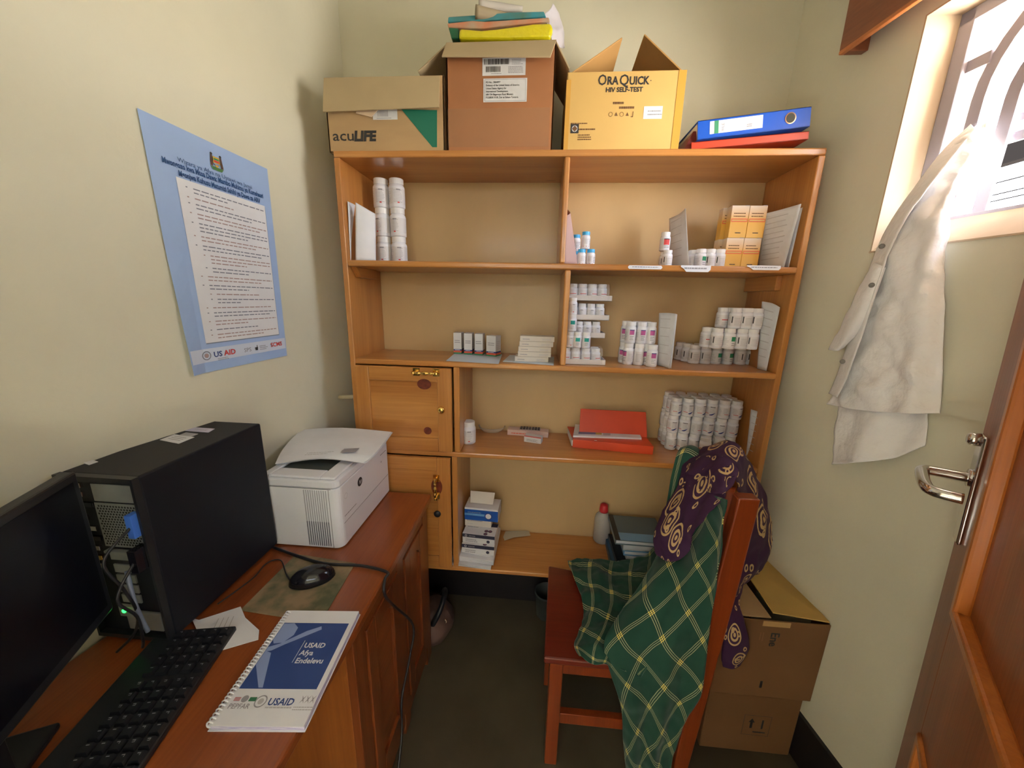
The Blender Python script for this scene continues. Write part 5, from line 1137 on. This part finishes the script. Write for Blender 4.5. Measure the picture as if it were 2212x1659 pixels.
Mp = frame(pq(0, 0, .0026), BRp-BLp, Vector((0, 0, 1)))
def PM(u_, v, off=.0026):
    o_ = pq(u_, v, off); x_ = (pq(min(1, u_+.05), v)-pq(max(0, u_-.05), v)); return frame(o_, x_, (0, 0, 1))
M_TT = mat('poster_navy', (.015, .07, .22), .5)
b = MB()
b.text('Wizara ya Afya na Ustawi wa Jamii', PH*.024, PM(.50, .866), M_TT, .0, 'CENTER', 1, fit=PW*.62)
b.text('Mwongozo kwa Mtoa Dawa: Mambo Muhimu ya Kumshauri', PH*.030, PM(.50, .842), M_TT, .0006, 'CENTER', fit=PW*.84)
b.text('Mgonjwa Kuhusu Matumizi Sahihi ya Dawa za ARV', PH*.030, PM(.53, .812), M_TT, .0006, 'CENTER', fit=PW*.70)
b.build('title_text', None, po)
b = MB(); v = .775; k = 0; GR2 = mat('poster_text_grey', (.22, .24, .30), .6); GR3 = mat('poster_text_brown', (.42, .30, .30), .6)
lens = [2, 1, 2, 2, 3, 2, 2, 3, 2, 2, 2, 1, 2, 1, 2, 2, 1, 2]
for i, n in enumerate(lens):
    ind = .05 if 7 <= i <= 8 or 11 <= i <= 12 else 0; mt = GR3 if i % 2 else GR2
    b.quad(0, .004, 0, .0025, mt, PM(.22+ind, v))
    for j in range(n):
        L_ = .62-ind if j < n-1 else random.uniform(.25, .6)-ind
        x = 0
        while x < L_*PW:
            w_ = random.uniform(.007, .018); b.quad(0, min(w_, L_*PW-x+.002), 0, .0026, mt, PM(.275+ind+x/PW, v)); x += w_+.003
        v -= .0152
    v -= .0075
b.build('body_text', None, po)
b = MB(); PMe = PM(.50, .922)
s_ = PH*.038
b.poly([(-s_*.36, s_*.6), (s_*.36, s_*.6), (s_*.4, -s_*.1), (0, -s_*.55), (-s_*.4, -s_*.1)], mat('emblem_gold', (.60, .38, .05), .5), PMe); b.quad(-s_*.3, s_*.3, .0, s_*.2, M_RED, PMe, .0004); b.quad(-s_*.3, s_*.3, s_*.25, s_*.42, M_GRN, PMe, .0004); b.quad(-s_*.34, s_*.34, -s_*.25, -s_*.1, MB_PALE, PMe, .0004)
for sg in (-1, 1): b.poly([(sg*s_*.45, s_*.75), (sg*s_*.62, s_*.7), (sg*s_*.75, -s_*.45), (sg*s_*.5, -s_*.5), (sg*s_*.42, 0)], mat('emblem_brown', (.10, .05, .03), .5), PMe); b.disc(sg*s_*.52, s_*.8, s_*.13, M_INK, PMe, .0003)
b.poly([(-s_*.75, -s_*.5), (s_*.75, -s_*.5), (s_*.5, -s_*.85), (-s_*.5, -s_*.85)], mat('emblem_green', (.08, .20, .06), .5), PMe); b.build('emblem', None, po)
b = MB(); b.ring(0, 0, PH*.016, PH*.020, GR2, PM(.15, .075)); b.disc(0, 0, PH*.01, GR3, PM(.15, .075))
b.text('US', PH*.034, PM(.21, .063), MB_BLUE, .0005, 'LEFT'); b.text('AID', PH*.034, PM(.305, .063), M_RED, .0005, 'LEFT'); b.lines(0, .035, 0, 2, .004, .0015, GR2, PM(.24, .052))
b.text('SPS', PH*.028, PM(.50, .062), GR2, 0, 'LEFT'); b.poly([(-.004, .0), (.004, 0), (.005, .009), (-.005, .009)], M_INK, PM(.635, .062)); b.quad(.002, .004, .008, .015, M_INK, PM(.635, .062)); b.lines(0, .03, .006, 3, .005, .0018, GR2, PM(.67, .068))
b.text('SCMS', PH*.030, PM(.80, .066), M_RED, .0004, 'LEFT'); b.build('sponsor_logos', None, po)

# ================================================================== CHAIR
ch = thing('wooden_chair', 'reddish wooden chair facing the desk with cloths thrown over its back', 'chair', (.28, 1.06, 0))
CY0, CY1 = .855, 1.236; CYB = 1.165; SZ = .45
b = MB(); b.hexa([(.052, CY0, SZ-.024), (.515, CY0-.005, SZ-.024), (.515, CYB, SZ-.024), (.075, CY1, SZ-.024), (.052, CY0, SZ), (.515, CY0-.005, SZ), (.515, CYB, SZ), (.075, CY1, SZ)]); b.build('seat', CHS, ch, bevel=.005)
for y in (CY0+.012, CYB-.052):
    b = MB(); b.box(.072, .112, y, y+.04, 0, SZ-.024); b.build('leg', CH, ch, bevel=.003)
def back_post(y):
    """wide tapering rear post leaning back"""
    b = MB(); P_ = [(.462, .500, 0), (.470, .520, .30), (.470, .530, .47), (.490, .548, .75), (.507, .560, 1.015)]
    vs = []
    for x0, x1, z in P_: vs += [(x0, y, z), (x1, y, z), (x1, y+.036, z), (x0, y+.036, z)]
    fs = [(4*i+k, 4*i+(k+1) % 4, 4*i+4+(k+1) % 4, 4*i+4+k) for i in range(4) for k in range(4)]+[(3, 2, 1, 0), (16, 17, 18, 19)]
    b.add(vs, fs); b.build('back_post', CH, ch, bevel=.004)
back_post(CY0-.018); back_post(CYB-.036)
b = MB(); b.hexa([(.478, CY0+.01, .90), (.502, CY0+.01, .90), (.502, CYB-.02, .90), (.478, CYB-.02, .90), (.492, CY0+.01, 1.03), (.514, CY0+.01, 1.03), (.514, CYB-.02, 1.0), (.492, CYB-.02, 1.0)]); b.build('crest_rail', CH, ch, bevel=.004)
b = MB(); b.hexa([(.476, CY0+.01, .66), (.496, CY0+.01, .66), (.496, CYB-.02, .66), (.476, CYB-.02, .66), (.482, CY0+.01, .73), (.502, CY0+.01, .73), (.502, CYB-.02, .73), (.482, CYB-.02, .73)]); b.build('back_slat', CH, ch, bevel=.003)
for x0, x1, y0, y1, z0, z1 in ((.112, .475, CY0+.018, CY0+.038, .372, .425), (.112, .475, CYB-.045, CYB-.025, .372, .425), (.082, .102, CY0+.05, CY1-.05, .372, .425), (.112, .47, CY0+.02, CY0+.042, .17, .21), (.112, .47, CYB-.048, CYB-.026, .17, .21), (.48, .50, CY0+.02, CYB-.04, .372, .425)):
    MB().box(x0, x1, y0, y1, z0, z1).build('stretcher' if z0 < .3 else 'apron', CH, ch, bevel=.002)

# ------------------------------------------------------------------ cloth materials
def plaid():
    m = bpy.data.materials.new('green_plaid_cloth'); m.use_nodes = True; n = m.node_tree.nodes; L = m.node_tree.links; b = n['Principled BSDF']
    uv = n.new('ShaderNodeUVMap'); sp = n.new('ShaderNodeSeparateXYZ'); L.new(uv.outputs[0], sp.inputs[0])
    def mth(op, a, b_=None, c=None):
        k = n.new('ShaderNodeMath'); k.operation = op
        for i, v in enumerate((a, b_, c)):
            if v is None: continue
            if isinstance(v, (int, float)): k.inputs[i].default_value = v
            else: L.new(v, k.inputs[i])
        return k.outputs[0]
    def lines(ch):
        f = mth('FRACT', mth('MULTIPLY', ch, 1.0)); out = None
        for c in (.40, .46, .52):
            t = mth('LESS_THAN', mth('ABSOLUTE', mth('SUBTRACT', f, c)), .0105); out = t if out is None else mth('MAXIMUM', out, t)
        band = mth('LESS_THAN', mth('ABSOLUTE', mth('SUBTRACT', f, .46)), .085)
        return out, band
    lx, bx_ = lines(sp.outputs['X']); ly, by_ = lines(sp.outputs['Y'])
    li = mth('MAXIMUM', lx, ly); both = mth('MULTIPLY', bx_, by_); bd = mth('MAXIMUM', bx_, by_)
    def mix(f, c1, c2):
        k = n.new('ShaderNodeMix'); k.data_type = 'RGBA'; L.new(f, k.inputs[0])
        for i, c in ((6, c1), (7, c2)):
            if isinstance(c, tuple): k.inputs[i].default_value = (*c, 1)
            else: L.new(c, k.inputs[i])
        return k.outputs[2]
    base = mix(bd, (.002, .048, .028), (.002, .034, .020)); ln = mix(both, (.33, .36, .20), (.75, .62, .16))
    L.new(mix(li, base, ln), b.inputs['Base Color']); b.inputs['Roughness'].default_value = .85; b.inputs['Sheen Weight'].default_value = .15
    w = n.new('ShaderNodeTexNoise'); w.inputs['Scale'].default_value = 400; bp = n.new('ShaderNodeBump'); bp.inputs['Strength'].default_value = .15; bp.inputs['Distance'].default_value = .002
    L.new(w.outputs['Fac'], bp.inputs['Height']); L.new(bp.outputs[0], b.inputs['Normal']); return m
def kitenge():
    m = bpy.data.materials.new('purple_ring_print_cloth'); m.use_nodes = True; n = m.node_tree.nodes; L = m.node_tree.links; b = n['Principled BSDF']
    uv = n.new('ShaderNodeUVMap')
    def rings(scale, rnd, stops):
        v = n.new('ShaderNodeTexVoronoi'); v.voronoi_dimensions = '2D'; v.inputs['Scale'].default_value = scale; v.inputs['Randomness'].default_value = rnd
        mp = n.new('ShaderNodeMapping'); mp.inputs['Location'].default_value = (scale, 0, 0); L.new(uv.outputs[0], mp.inputs[0]); L.new(mp.outputs[0], v.inputs['Vector'])
        r = n.new('ShaderNodeValToRGB'); r.color_ramp.interpolation = 'CONSTANT'; e = r.color_ramp.elements
        e[0].position = 0; e[0].color = (stops[0][1],)*3+(1,); e[1].position = stops[1][0]; e[1].color = (stops[1][1],)*3+(1,)
        for p, c in stops[2:]: x = e.new(p); x.color = (c, c, c, 1)
        L.new(v.outputs['Distance'], r.inputs[0]); return r.outputs[0]
    a = rings(1.0, .75, [(0, 1), (.05, 0), (.10, 1), (.16, 0), (.22, 1), (.265, 0)])
    c = rings(1.9, 1.0, [(0, 0), (.06, 1), (.13, 0)])
    k = n.new('ShaderNodeMath'); k.operation = 'MAXIMUM'; L.new(a, k.inputs[0]); L.new(c, k.inputs[1])
    x = n.new('ShaderNodeMix'); x.data_type = 'RGBA'; L.new(k.outputs[0], x.inputs[0]); x.inputs[6].default_value = (.040, .008, .045, 1); x.inputs[7].default_value = (.55, .38, .18, 1)
    L.new(x.outputs[2], b.inputs['Base Color']); b.inputs['Roughness'].default_value = .8; return m
M_PLAID = plaid(); M_KIT = kitenge()
def V(px, py, y): return at(px, py, 'y', y)
def Zp(px, py, z): return at(px, py, 'z', z)

# ------------------------------------------------------------------ green plaid cloth
b = MB()
drape = [[V(1462, 1060, 1.06), V(1500, 1060, .97), V(1536, 1068, .89), V(1572, 1080, .825)],
         [V(1445, 1115, 1.04), V(1490, 1112, .95), V(1530, 1115, .885), V(1566, 1132, .822)],
         [V(1425, 1180, 1.04), V(1470, 1180, .97), V(1520, 1190, .88), V(1558, 1210, .822)],
         [V(1395, 1240, .985), V(1445, 1250, .925), V(1500, 1260, .875), V(1546, 1280, .832)],
         [V(1345, 1310, .945), V(1410, 1325, .89), V(1475, 1335, .85), V(1534, 1350, .826)],
         [V(1305, 1385, .875), V(1375, 1400, .85), V(1450, 1415, .832), V(1524, 1430, .82)],
         [V(1318, 1455, .845), V(1380, 1470, .832), V(1450, 1485, .82), V(1513, 1490, .812)],
         [V(1342, 1535, .838), V(1390, 1545, .828), V(1440, 1555, .818), V(1484, 1545, .81)],
         [V(1346, 1605, .836), V(1385, 1612, .826), V(1425, 1618, .82), V(1460, 1605, .814)],
         [V(1352, 1665, .838), V(1385, 1668, .83), V(1420, 1668, .825), V(1446, 1662, .82)],
         [V(1358, 1715, .842), V(1385, 1718, .834), V(1412, 1718, .83), V(1434, 1712, .826)]]
cloth_grid(b, drape, 9, 14, .007, 13, M_PLAID, (10.2, 3.7), (0, 0), (.012, 2.6, 2.2), 1)
# the pieces' uv run diagonally over the hanging part
def rotuv(mb, i0, ang):
    c, s = math.cos(ang), math.sin(ang)
    for k in range(i0, len(mb.uv)): u, v = mb.uv[k]; mb.uv[k] = (u*c-v*s, u*s+v*c)
rotuv(b, 0, R(38))
i0 = len(b.uv)
spread = [[Zp(1226, 1210, .47), Zp(1285, 1208, .478), Zp(1345, 1212, .475), Zp(1400, 1192, .51), Zp(1425, 1170, .56)],
          [Zp(1236, 1240, .475), Zp(1290, 1245, .49), Zp(1350, 1250, .48), Zp(1405, 1240, .51), Zp(1450, 1225, .56)],
          [Zp(1256, 1290, .47), Zp(1305, 1295, .485), Zp(1360, 1300, .48), Zp(1410, 1300, .51), Zp(1460, 1290, .55)],
          [Zp(1257, 1345, .465), Zp(1300, 1350, .485), Zp(1345, 1355, .475), Zp(1395, 1360, .50), Zp(1450, 1360, .52)],
          [Zp(1240, 1388, .458), Zp(1285, 1398, .475), Zp(1330, 1402, .468), Zp(1375, 1405, .485), Zp(1420, 1410, .50)],
          [Zp(1252, 1422, .458), Zp(1285, 1432, .462), Zp(1318, 1436, .46), Zp(1350, 1450, .455), Zp(1385, 1462, .45)]]
cloth_grid(b, spread, 12, 12, .013, 21, M_PLAID, (5.0, 5.6), (.3, .2), (.008, 3.0, 3.5), 4)
rotuv(b, i0, R(12))
loop = [[V(1428, 1150, 1.06), V(1448, 1130, 1.05), V(1470, 1130, 1.03)], [V(1440, 1090, 1.07), V(1458, 1070, 1.06), V(1480, 1080, 1.04)], [V(1450, 1030, 1.08), V(1470, 1015, 1.07), V(1496, 1030, 1.06)], [V(1461, 985, 1.09), V(1482, 975, 1.085), V(1510, 990, 1.07)], [V(1472, 966, 1.13), V(1494, 962, 1.12), V(1520, 978, 1.11)], [V(1484, 975, 1.17), V(1503, 970, 1.17), V(1526, 985, 1.16)]]
cloth_grid(b, loop, 6, 6, .003, 20, M_PLAID, (2.2, 1.1), (.1, .1), None, 2)
tag(b.build('plaid_cloth', M_PLAID, None, smooth_=True, solid=.0025), 'dark green cloth with yellow check lines draped over the chair and hanging down', 'cloth')

# ------------------------------------------------------------------ purple printed cloth
b = MB()
over = [[V(1414, 1192, 1.00), V(1440, 1212, .95), V(1472, 1205, .92), V(1490, 1190, .90)],
        [V(1410, 1160, 1.01), V(1440, 1165, .96), V(1472, 1165, .92), V(1496, 1155, .885)],
        [V(1430, 1110, 1.03), V(1462, 1112, .97), V(1496, 1115, .91), V(1526, 1116, .86)],
        [V(1458, 1062, 1.04), V(1490, 1062, .97), V(1530, 1065, .90), V(1562, 1074, .845)],
        [V(1474, 1015, 1.06), V(1508, 1005, .99), V(1548, 1012, .91), V(1574, 1040, .85)],
        [V(1492, 992, 1.09), V(1530, 978, 1.02), V(1568, 985, .94), V(1586, 1030, .855)],
        [V(1520, 970, 1.13), V(1556, 957, 1.06), V(1590, 975, .97), V(1594, 1042, .865)],
        [V(1556, 962, 1.16), V(1588, 958, 1.08), V(1608, 990, .99), V(1598, 1062, .89)],
        [V(1600, 972, 1.16), V(1618, 1000, 1.08), V(1618, 1040, .99), V(1600, 1085, .925)],
        [V(1628, 1018, 1.14), V(1642, 1055, 1.06), V(1630, 1090, .98), V(1596, 1125, .93)],
        [V(1650, 1070, 1.12), V(1660, 1110, 1.04), V(1636, 1140, .97), V(1594, 1170, .93)],
        [V(1664, 1140, 1.08), V(1664, 1170, 1.02), V(1630, 1195, .96), V(1590, 1220, .93)],
        [V(1662, 1195, 1.06), V(1648, 1225, 1.0), V(1618, 1240, .95), V(1584, 1262, .93)],
        [V(1640, 1232, 1.03), V(1622, 1250, .98), V(1604, 1268, .95), V(1580, 1300, .93)]]
cloth_grid(b, over, 9, 8, .008, 20, M_KIT, (5.6, 2.1), (0, 0), None, 3)
tail = [[V(1580, 1240, .94), V(1598, 1240, .95), V(1612, 1240, .96)], [V(1572, 1290, .93), V(1584, 1290, .935), V(1598, 1300, .94)], [V(1568, 1340, .92), V(1588, 1335, .92), V(1608, 1345, .925)], [V(1562, 1385, .915), V(1590, 1385, .90), V(1618, 1390, .915)], [V(1558, 1420, .92), V(1585, 1425, .905), V(1610, 1418, .915)], [V(1562, 1440, .92), V(1582, 1445, .91), V(1598, 1438, .915)]]
cloth_grid(b, tail, 7, 6, .003, 22, M_KIT, (2.6, 1.1), (3.05, 1.75), None, 5)
fold_ = [[V(1488, 1003, 1.05), V(1530, 985, .99), V(1570, 990, .92), V(1596, 1016, .87)], [V(1484, 1022, 1.02), V(1525, 1008, .955), V(1566, 1012, .89), V(1590, 1034, .85)], [V(1474, 1044, 1.02), V(1520, 1035, .94), V(1556, 1040, .87), V(1580, 1052, .845)], [V(1468, 1062, 1.02), V(1512, 1062, .93), V(1546, 1066, .865), V(1564, 1068, .845)]]
cloth_grid(b, fold_, 7, 7, .008, 26, M_KIT, (.9, 1.6), (5.2, .4), None, 7)
tag(b.build('printed_cloth', M_KIT, None, smooth_=True, solid=.0025), 'dark purple cloth printed with cream rings bundled over the top of the chair back', 'cloth')

# ================================================================== LAB COAT
M_COAT = mat('white_cotton', (.93, .92, .93), .8, bump=.8, bscale=22, sheen=.2)
ct_ = thing('lab_coat', 'white lab coat hanging from the window bars down the right wall', 'coat', tuple(atr(1960, 700, .03)))
body = [[atr(2112, 258, -.10), atr(2118, 262, -.10), atr(2125, 266, -.10), atr(2134, 272, -.10)],
        [atr(2085, 285, -.07), atr(2097, 291, -.055), atr(2112, 300, -.055), atr(2122, 318, -.07)],
        [atr(2040, 330, -.04), atr(2062, 342, -.02), atr(2085, 352, -.02), atr(2100, 360, -.04)],
        [atr(1988, 402, -.005), atr(2015, 412, .02), atr(2045, 418, .02), atr(2066, 425, .0)],
        [atr(1935, 475, .015), atr(1975, 485, .045), atr(2015, 495, .045), atr(2050, 500, .015)],
        [atr(1897, 555, .018), atr(1942, 565, .05), atr(1992, 572, .05), atr(2044, 585, .015)],
        [atr(1868, 640, .02), atr(1922, 655, .05), atr(1982, 662, .045), atr(2041, 670, .015)],
        [atr(1842, 735, .02), atr(1908, 745, .045), atr(1974, 750, .04), atr(2037, 755, .015)],
        [atr(1812, 815, .018), atr(1888, 830, .04), atr(1964, 838, .04), atr(2034, 835, .015)],
        [atr(1782, 873, .02), atr(1860, 886, .035), atr(1955, 893, .04), atr(2030, 893, .015)]]
b = MB(); cloth_grid(b, body, 12, 16, .013, 17, None, fold=(.0055, 2.2, 1.3)); b.uv = None; b.build('coat_body', M_COAT, ct_, smooth_=True, solid=.002)
lower = [[atr(1812, 850, .010), atr(1880, 860, .02), atr(1945, 868, .015), atr(2008, 872, .008)], [atr(1804, 925, .015), atr(1868, 930, .032), atr(1938, 932, .022), atr(2007, 918, .01)], [atr(1790, 1002, .02), atr(1850, 1000, .035), atr(1930, 988, .028), atr(2002, 962, .01)]]
b = MB(); cloth_grid(b, lower, 10, 9, .008, 17, None, fold=(.007, 1.6, 1.0)); b.uv = None; b.build('rear_panel', M_COAT, ct_, smooth_=True, solid=.002)
slv = [[atr(1886, 568, .055), atr(1900, 572, .062), atr(1914, 578, .055)], [atr(1852, 630, .05), atr(1868, 638, .068), atr(1888, 648, .055)], [atr(1825, 690, .045), atr(1842, 700, .07), atr(1860, 712, .05)], [atr(1789, 755, .04), atr(1806, 758, .062), atr(1823, 752, .05)]]
b = MB(); cloth_grid(b, slv, 8, 6, .004, 24); b.uv = None; b.build('sleeve', M_COAT, ct_, smooth_=True, solid=.002)
plk = [[atr(2098, 268, -.09), atr(2106, 280, -.05)], [atr(2044, 318, -.045), atr(2062, 335, -.01)], [atr(1985, 394, -.0), atr(2002, 408, .035)], [atr(1929, 472, .02), atr(1950, 484, .055)], [atr(1892, 545, .03), atr(1915, 556, .062)], [atr(1866, 625, .035), atr(1890, 638, .065)], [atr(1838, 725, .035), atr(1858, 735, .06)], [atr(1808, 810, .03), atr(1828, 818, .055)], [atr(1790, 850, .028), atr(1808, 858, .045)]]
b = MB(); cloth_grid(b, plk, 7, 4, .002, 22); b.uv = None; b.build('front_placket', M_COAT, ct_, smooth_=True, solid=.003)
for px, py, of in ((1905, 532, .066), (1883, 616, .071), (1820, 781, .066)):
    p = atr(px, py, of); d_ = (CAM-p).normalized(); Mb = Matrix.Translation(p) @ d_.to_track_quat('Z', 'Y').to_matrix().to_4x4()
    b = MB(); b.lathe([(.0062, 0), (.0062, .002), (.004, .0028), (0, .0022)], 16, None, Mb); b.build('button', mat('button_grey', (.16, .15, .14), .3), ct_, smooth_=False)
tie = [[atr(2128, 262, -.12), atr(2136, 256, -.10)], [atr(2110, 272, -.085), atr(2128, 280, -.075)], [atr(2084, 296, -.055), atr(2112, 312, -.05)], [atr(2070, 322, -.045), atr(2098, 345, -.035)]]
b = MB(); cloth_grid(b, tie, 6, 5, .006, 40); b.uv = None; b.build('bunched_collar', M_COAT, ct_, smooth_=True, solid=.004)

# ================================================================== FLOOR: cartons, bag
BX0, BX1, BY0, BY1 = .605, .912, .965, 1.24
t = thing('floor_carton', 'lower brown cardboard carton on the floor with handling symbols, behind the chair', 'box', ((BX0+BX1)/2, (BY0+BY1)/2, 0))
MB().box(BX0, BX1-.015, BY0, BY1, 0, .246).build('box_body', M_CARDD, t, bevel=.003)
b = MB(); Mf = frame((BX0+.125, BY0-.0006, .075), (1, 0, 0), (0, 0, 1)); w2 = .0012
for x in (0, .085): b.quad(x, x+w2, 0, .085, M_INK, Mf)
for y in (0, .084): b.quad(0, .086, y, y+w2, M_INK, Mf)
b.poly([(.022, .03), (.030, .03), (.030, .055), (.036, .055), (.026, .072), (.016, .055), (.022, .055)], M_INK, Mf); b.poly([(.058, .03), (.064, .03), (.064, .068), (.058, .068)], M_INK, Mf); b.quad(.035, .075, .012, .017, M_INK, Mf)
b.build('handling_symbols', None, t)
t = thing('floor_carton', 'upper brown cardboard carton with flaps half open, stacked on the other beside the wall', 'box', ((BX0+BX1)/2, (BY0+BY1)/2, .248))
ux0, ux1 = BX0-.012, BX1+.002
b = MB(); z0, z1 = .2475, .545; e = .004
b.box(ux0, ux1, BY0-.006, BY1+.004, z0, z0+e); b.box(ux0, ux1, BY0-.006, BY0-.002, z0, z1); b.box(ux0, ux1, BY1, BY1+.004, z0, z1); b.box(ux0, ux0+e, BY0-.002, BY1, z0, z1); b.box(ux1-e, ux1, BY0-.002, BY1, z0, z1)
b.build('box_body', M_CARDD, t, bevel=.002)
xm = ux0+.155
b = flap(t, (ux1, BY0+.002, z1+.001), (ux1, BY1, z1+.001), (xm+.012, BY1-.01, z1+.022), (xm+.004, BY0+.01, z1+.012), mat('flap_yellow', (.58, .38, .11), .7, var=.05))
flap(t, (ux0, BY1, z1+.001), (ux0, BY0+.002, z1+.001), (xm, BY0+.006, z1-.004), (xm, BY1-.01, z1-.006), M_CARD)
b = MB(); b.text('Ene', .036, Matrix.Translation((at(1668, 1362, 'y', BY0-.0066).x, BY0-.0068, at(1668, 1362, 'y', BY0).z)) @ frame((0, 0, 0), (0, 0, -1), (1, 0, 0)), M_INK, .0006, 'LEFT')
b.lines(0, .035, 0, 2, .008, .003, mat('faint_print', (.24, .11, .05), .8), frame((at(1646, 1362, 'y', BY0).x, BY0-.0068, at(1646, 1362, 'y', BY0).z), (0, 0, -1), (1, 0, 0)))
b.quad(0, .028, 0, .008, M_INK, frame((at(1640, 1466, 'y', BY0).x, BY0-.0068, at(1640, 1466, 'y', BY0).z), (0, 0, -1), (1, 0, 0))); b.build('lettering', None, t)
b = MB(); p = at(1660, 1328, 'z', z1+.004); b.box(xm-.03, xm+.05, BY0-.0075, BY0-.0065, z1-.02, z1-.002); b.build('tape', mat('tape_tan', (.50, .30, .12), .3, coat=.3), t)

# handbag on the floor past the end of the desk
hb = at(948, 1362, 'z', .06)
t = thing('handbag', 'dark and plum coloured bag on the floor beyond the end of the desk', 'bag', (-.432, 1.325, 0))
b = MB(); rows = []
for i in range(7):
    z = .13*i/6; s = (1.0, 1.08, 1.1, 1.0, .86, .68, .5)[i]; rows.append([Vector((.082*s*math.cos(a)*(1.0+.06*math.sin(3*a)), .10*s*math.sin(a), z)) for a in [2*math.pi*k/10 for k in range(11)]])
rows.append([Vector((0, 0, .132))]*11)
cloth_grid(b, rows, 3, 4, .004, 25); b.uv = None; b.build('bag_body', mat('plum_fabric', (.13, .07, .055), .6, var=.3, vscale=14), t, smooth_=True, world=False)
b = MB(); b.tube([(.02, -.08, .10), (.05, -.06, .16), (.055, .0, .19), (.04, .05, .16), (.02, .07, .11)], .012, 8); b.build('handle', M_BLACK, t, smooth_=True, world=False)
b = MB()
for k in range(7): b.lathe([(0, -.003), (.004, 0), (0, .003)], 8, M_CHROME, Matrix.Translation((.068+.003*math.sin(k), -.05+.003*k, .10-.008*k)))
b.build('chain', None, t, world=False)
# dark grey pail in the shadow under the unit
p = at(1165, 1308, 'z', 0); t = thing('plastic_tub', 'dark grey tub standing in the shadow under the shelving unit left of the chair', 'tub', (.085, 1.45, 0))
b = MB(); b.lathe([(.045, 0), (.055, .12), (.058, .12), (.058, .13), (.052, .13), (.044, .006)], 24, None, None, cap=False); b.build('tub_body', mat('tub_grey', (.05, .06, .055), .6), t, smooth_=True, world=False)
